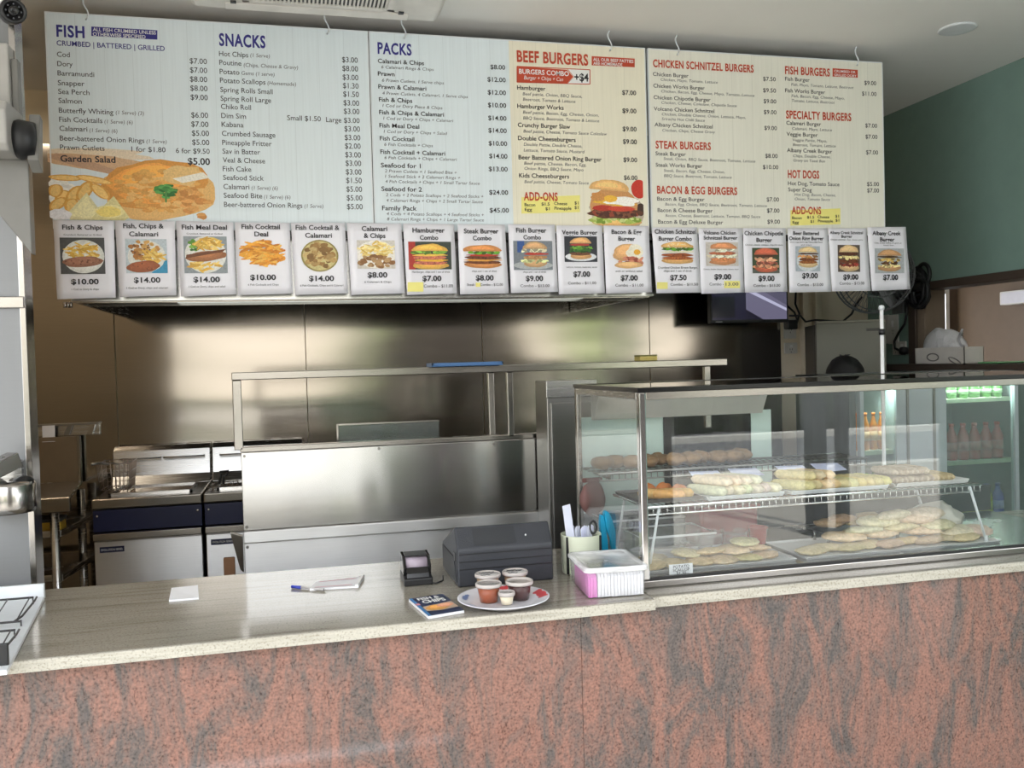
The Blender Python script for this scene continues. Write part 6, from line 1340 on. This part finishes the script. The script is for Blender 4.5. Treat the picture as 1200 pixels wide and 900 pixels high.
# local frame, facing away to the back wall (+y); heights as shares of H
J = []; E_ = []
def jn(x, y, z, r, par=None):
    J.append(((x, y, z*H), r)); k = len(J)-1
    if par is not None: E_.append((par, k))
    return k
pel = jn(0, 0, .53, (.155, .105)); wst = jn(0, .0, .60, (.135, .095), pel); cst = jn(0, .01, .70, (.155, .105), wst); shc = jn(0, .0, .795, (.12, .085), cst); nk = jn(0, .005, .84, .052, shc); nk2 = jn(0, .012, .872, .05, nk)
for s in (-1, 1):
    sh = jn(s*.165, 0, .795, .06, shc); el = jn(s*.215, .0, .63, .043, sh); wr = jn(s*.20, .14, .56, .03, el); 
    pm_ = jn(s*.185, .21, .55, (.036, .018), wr)
    for f, (dx, ln) in enumerate(((-.028, .062), (-.010, .075), (.010, .070), (.027, .055))):
        k1 = jn(s*.185+dx, .25, .547, .0095, pm_); k2 = jn(s*.185+dx*1.1, .25+ln*.6, .538, .0085, k1); jn(s*.185+dx*1.1, .25+ln, .522, .0075, k2)
    t1 = jn(s*.185-s*.04, .20, .545, .0105, pm_); jn(s*.185-s*.055, .235, .535, .009, t1)
    hp = jn(s*.085, 0, .50, .095, pel); kn = jn(s*.095, .01, .28, .062, hp); an = jn(s*.10, -.005, .05, .042, kn); jn(s*.105, .13, .022, .036, an)
me = skin_mesh('body', J, E_)
for mm in (SKIN, CLOTH, TROUS, BLACK): me.materials.append(mm)
for f in me.polygons:
    z = f.center.z/H; ax_ = abs(f.center.x)
    f.material_index = 3 if z < .055 else 2 if z < .55 and f.center.y < .12 and ax_ < .175 else 1 if z < .83 and not (f.center.y > .05 and ax_ > .14 and z < .66) else 0
# head joined to the body mesh as one surface object
hb = MB(); hc = Vector((0, .02, .935*H)); hb.smooth = True
o_ = len(hb.v)
hb.ell(hc, .075, .095, .108, 28, 20)
for i in range(o_, len(hb.v)):
    p = hb.v[i]; dz = (p.z-hc.z)/.108
    if dz < 0: p.x *= 1+.22*dz; p.y = hc.y+(p.y-hc.y)*(1+.08*dz)
    if p.y > hc.y and dz < -.2: p.y += .012
hb.ell(hc+Vector((0, .098, -.012)), .014, .02, .022, 12, 8)
for s in (-1, 1): hb.ell(hc+Vector((s*.074, -.005, -.005)), .009, .02, .03, 12, 8)
hb.ell(hc+Vector((0, .086, -.055)), .026, .012, .008, 12, 8)
hm = hb.mesh('head', SKIN)
bm = bmesh.new(); bm.from_mesh(me); bm.from_mesh(hm); bm.to_mesh(me); bm.free()
ob = bpy.data.objects.new('body', me); COL.objects.link(ob); ob.parent = T
mb = MB()
for s in (-1, 1): mb.ell(Vector((PX, PY, 0))+hc+Vector((s*.03, .083, .006)), .012, .008, .007, 12, 8)
mb.build('eyes', mat('eye_white', S(230, 228, 224), .3), T)
mb = MB(); mb.ell(Vector((PX, PY, 0))+hc+Vector((0, -.012, .022)), .088, .104, .102, 28, 18, lump=.05, lf=5, seed=4)
for k in range(9):
    t = random.uniform(-1, 1); b0 = Vector((PX, PY, 0))+hc+Vector((.02*t-.005, -.01, .118)); mb.tube([b0, b0+Vector((.012*t+.008, 0, .008)), b0+Vector((.02*t+.012, 0, .012))], [.003, .002, .0006], 5)
for i in range(len(mb.v)):
    p = mb.v[i]
    if p.y > PY+hc.y+.06 and p.z < hc.z+.05: p.y = PY+hc.y+.06
mb.build('hair', HAIR, T)

# ------------------------------------------------------------------ drinks cooler behind the case
kx0, kx1, ky0, ky1, kz = 2.27, 3.12, 3.28, 3.72, 1.50
T = thing('drinks_fridge', 'two door glass drinks fridge full of coloured bottles seen through the display case', 'drinks fridge', ((kx0+kx1)/2, ky0, 0))
KB = mat('cooler_body', S(120, 124, 126), .4); KF = mat('cooler_frame', S(176, 184, 188), .3)
mb = MB(); mb.box(kx0, kx0+.03, ky0+.03, ky1, .05, kz).box(kx1-.03, kx1, ky0+.03, ky1, .05, kz).box(kx0, kx1, ky0+.03, ky1, kz-.03, kz).box(kx0, kx1, ky0+.03, ky1, .05, .2).box(kx0, kx1, ky1-.03, ky1, .05, kz)
mb.build('cabinet', KB, T)
xm0, xm1 = onY(1056, 560, ky0).x, onY(1106, 560, ky0).x
MB().box(xm0, xm1, ky0+.0, ky1-.03, .2, kz-.03).build('centre_column', KF, T)
mb = MB()
for a in (xm0+.03, xm1-.05): mb.box(a, a+.01, ky0-.006, ky0, .3, kz-.05)
mb.build('column_trim', DARKST, T)
shelves = {}
for nm, a, b, zs in (('left', kx0+.03, xm0, (onY(1030, 527, ky0+.06).z, onY(1030, 592, ky0+.06).z, .75)), ('right', xm1, kx1-.03, (onY(1145, 466, ky0+.06).z, onY(1145, 538, ky0+.06).z, onY(1145, 608, ky0+.06).z, .72))):
    shelves[nm] = (a, b, zs)
    for z in zs: MB().box(a, b, ky0+.035, ky1-.03, z-.018, z).build('shelf', mat('shelf_strip', S(196, 200, 176), .35), T)
    D = MB()
    D.box(a, a+.018, ky0, ky0+.025, .2, kz-.03).box(b-.018, b, ky0, ky0+.025, .2, kz-.03).box(a, b, ky0, ky0+.025, .2, .24).box(a, b, ky0, ky0+.025, kz-.05, kz-.03)
    d_ = D.build('door', KF, T); MB().box(a+.018, b-.018, ky0+.01, ky0+.014, .24, kz-.05).build('door_glass', GLASS2, d_)
ld = bpy.data.lights.new('assumed_cooler_lamp', 'AREA'); ld.shape = 'RECTANGLE'; ld.size = .7; ld.size_y = .04; ld.energy = 2.6; ld.color = (.92, 1, .95)  # assumed lamp inside the drinks fridge, added unseen to brighten the bottles
lo = bpy.data.objects.new('assumed_cooler_lamp', ld); COL.objects.link(lo); lo.parent = T; lo.location = ((0, .05, kz-.045)); lo.rotation_euler = (math.radians(-25), 0, 0)
def bottle(x, y, z, r, h, col, capc):
    t = bpy.data.objects.new('drink_bottle', None); COL.objects.link(t); t.location = (x, y, z)
    k = 'drink_%d_%d_%d' % col; M = mat(k, S(*col), .12, var=.1)
    MB().lathe([(0, 0), (r*.9, 0), (r, .008), (r, h*.62), (r*.85, h*.70), (r*.42, h*.86), (r*.4, h*.93), (0, h*.93)], (x, y, z), 14).build('bottle_body', M, t)
    MB().lathe([(r*.48, h*.92), (r*.48, h), (0, h)], (x, y, z), 12).build('cap', mat('cap_%d_%d_%d' % capc, S(*capc), .4), t)
    MB().lathe([(r*1.01, h*.25), (r*1.01, h*.5)], (x, y, z), 14).build('wrap_label', mat('wrap_%d_%d_%d' % col, S(*[min(255, int(c*.6+90)) for c in col]), .4, var=.3, vscale=60), t)
    return t
random.seed(4)
rows = [('left', 0, (226, 130, 36), (230, 120, 40), .16, 'orange drink bottle on the upper left shelf of the drinks fridge'), ('left', 1, (232, 168, 40), (60, 140, 60), .14, 'amber drink bottle on the middle left shelf of the drinks fridge'),
        ('right', 0, (64, 104, 48), (60, 60, 60), .1, 'short green drink bottle on the top right shelf of the drinks fridge'), ('right', 1, (186, 54, 60), (200, 50, 50), .16, 'red drink bottle on the second right shelf of the drinks fridge'), ('right', 2, (206, 200, 50), (60, 70, 160), .15, 'yellow green drink bottle on the third right shelf of the drinks fridge')]
for nm, si, col, capc, h, lab in rows:
    a, b, zs = shelves[nm]; z = zs[si]; top = kz-.035 if si == 0 else zs[si-1]-.02; h = min(h, top-z-.008); br_ = .017 if nm == 'left' else .024; n = max(2, int((b-a-.02)/(br_*2.2)))
    for i in range(n):
        x = a+br_+.02+(b-a-br_*2-.04)*i/max(1, n-1); cc = col
        if si == 2 and i == n-1: cc = (70, 80, 190)
        if nm == 'left' and si == 1 and i >= n-1: cc = (120, 180, 70)
        t = bottle(x, ky0+.075, z, br_, h, cc, capc); lb = lab
        if cc != col: lb = 'blue drink bottle at the right end of the third right shelf of the drinks fridge' if cc[2] > 150 else 'green drink bottle at the right end of the middle left shelf of the drinks fridge'
        tag(t, lb, 'bottle', lab.replace('drink bottle', 'drinks').replace('short ', ''))

# ------------------------------------------------------------------ things on the ledge of the opening
q0, q1 = onX(1077, 426, XR-.1), onX(1135, 424, XR-.1)
yA, yB2 = q0.y, q1.y; zl_ = 1.522; zb = onX(1110, 407, XR-.1).z
T = thing('open_carton', 'open white carton of plastic bags on the dark ledge of the side opening', 'carton', (XR-.06, (yA+yB2)/2, zl_))
CW = mat('white_card', S(206, 200, 192), .7); th = .004
X0c, X1c = XR-.125, XR-.008
mb = MB(); mb.box(X0c, X0c+th, yB2, yA, zl_, zb).box(X1c-th, X1c, yB2, yA, zl_, zb).box(X0c, X1c, yB2, yB2+th, zl_, zb).box(X0c, X1c, yA-th, yA, zl_, zb).box(X0c, X1c, yB2, yA, zl_, zl_+th)
mb.build('carton_walls', CW, T)
mb = MB()
for (a, b, c_) in ((.18, .3, .018), (.62, .7, .014)):
    pts = [Vector((X0c-.001, yB2+(yA-yB2)*(a+.13*math.cos(2*PI*k/20)*.9), zl_+(zb-zl_)*(b*.6+.22*math.sin(2*PI*k/20+a*5)))) for k in range(20)]; mb.tube(pts, .0035, 6, closed=True)
mb.build('printed_loops', mat('grey_print', S(130, 126, 122), .6), T)
zt3 = onX(1100, 382, XR-.07).z
BAG = mat('white_bag_plastic', S(206, 204, 204), .35, bump=.6, bscale=26)
mb = MB(); mb.ell((XR-.066, (yA+yB2)/2+.03, (zb+zl_)/2+.025), .054, (yA-yB2)*.42, (zt3-zl_)*.60, 26, 18, lump=.16, lf=2.0, seed=8)
o = mb.build('plastic_bag', BAG, org=(XR-.066, (yA+yB2)/2, zl_+.01)); tag(o, 'crumpled white plastic bag bulging out of the open carton on the ledge', 'bag')
mb = MB()
for k in range(3):
    y = yB2+.05+.03*k; pts = [(XR-.09+.025*k, y+(yA-yB2)*.10*math.sin(PI*j/10)-.002*j, zb-.02+(zt3-zb)*(.95-.1*k)*(1-j/10)) for j in range(11)]; mb.tube(pts, .006, 6)
o = mb.build('bag_handles', mat('bag_edge_plastic', S(170, 168, 170), .35), org=(XR-.066, yB2+.06, zb)); tag(o, 'folded bag handles sticking up at the right of the white bag on the ledge', 'bag handles')
g0, g1 = onX(1136, 424, XR+.1), onX(1196, 426, XR+.06)
T = thing('green_folder', 'thin bright green sheet lying on the dark ledge beside the carton', 'folder', (XR+.08, (g0.y+g1.y)/2, zl_))
MB().prism([(XR-.02, g0.y), (XR+.18, g0.y+.02), (XR+.16, g1.y), (XR-.06, g1.y+.02)], zl_+.0005, zl_+.004, 'z').build('lower_sheet', mat('green_card', S(70, 160, 90), .5), T)
MB().prism([(XR-.04, g0.y-.2), (XR+.15, g0.y-.16), (XR+.13, g1.y-.04), (XR-.07, g1.y)], zl_+.005, zl_+.008, 'z').build('upper_sheet', mat('pale_green_card', S(150, 206, 150), .5), T)
# white box light on the far wall
q = onX(1180, 350, 4.72); q2 = onX(1200, 350, 4.72)
T = thing('wall_light', 'small white box light high on the brown wall beyond the side opening', 'wall light', (4.74, (q.y+q2.y)/2, q.z))
MB().box(4.66, 4.75, q2.y-.3, q.y, q.z-.045, q.z+.045).build('housing', WHITE, T, bevel=.006)
MB().box(4.654, 4.661, q2.y-.28, q.y-.02, q.z-.035, q.z+.035).build('diffuser', MATS['frosted_diffuser'], T)
flush_lettering()
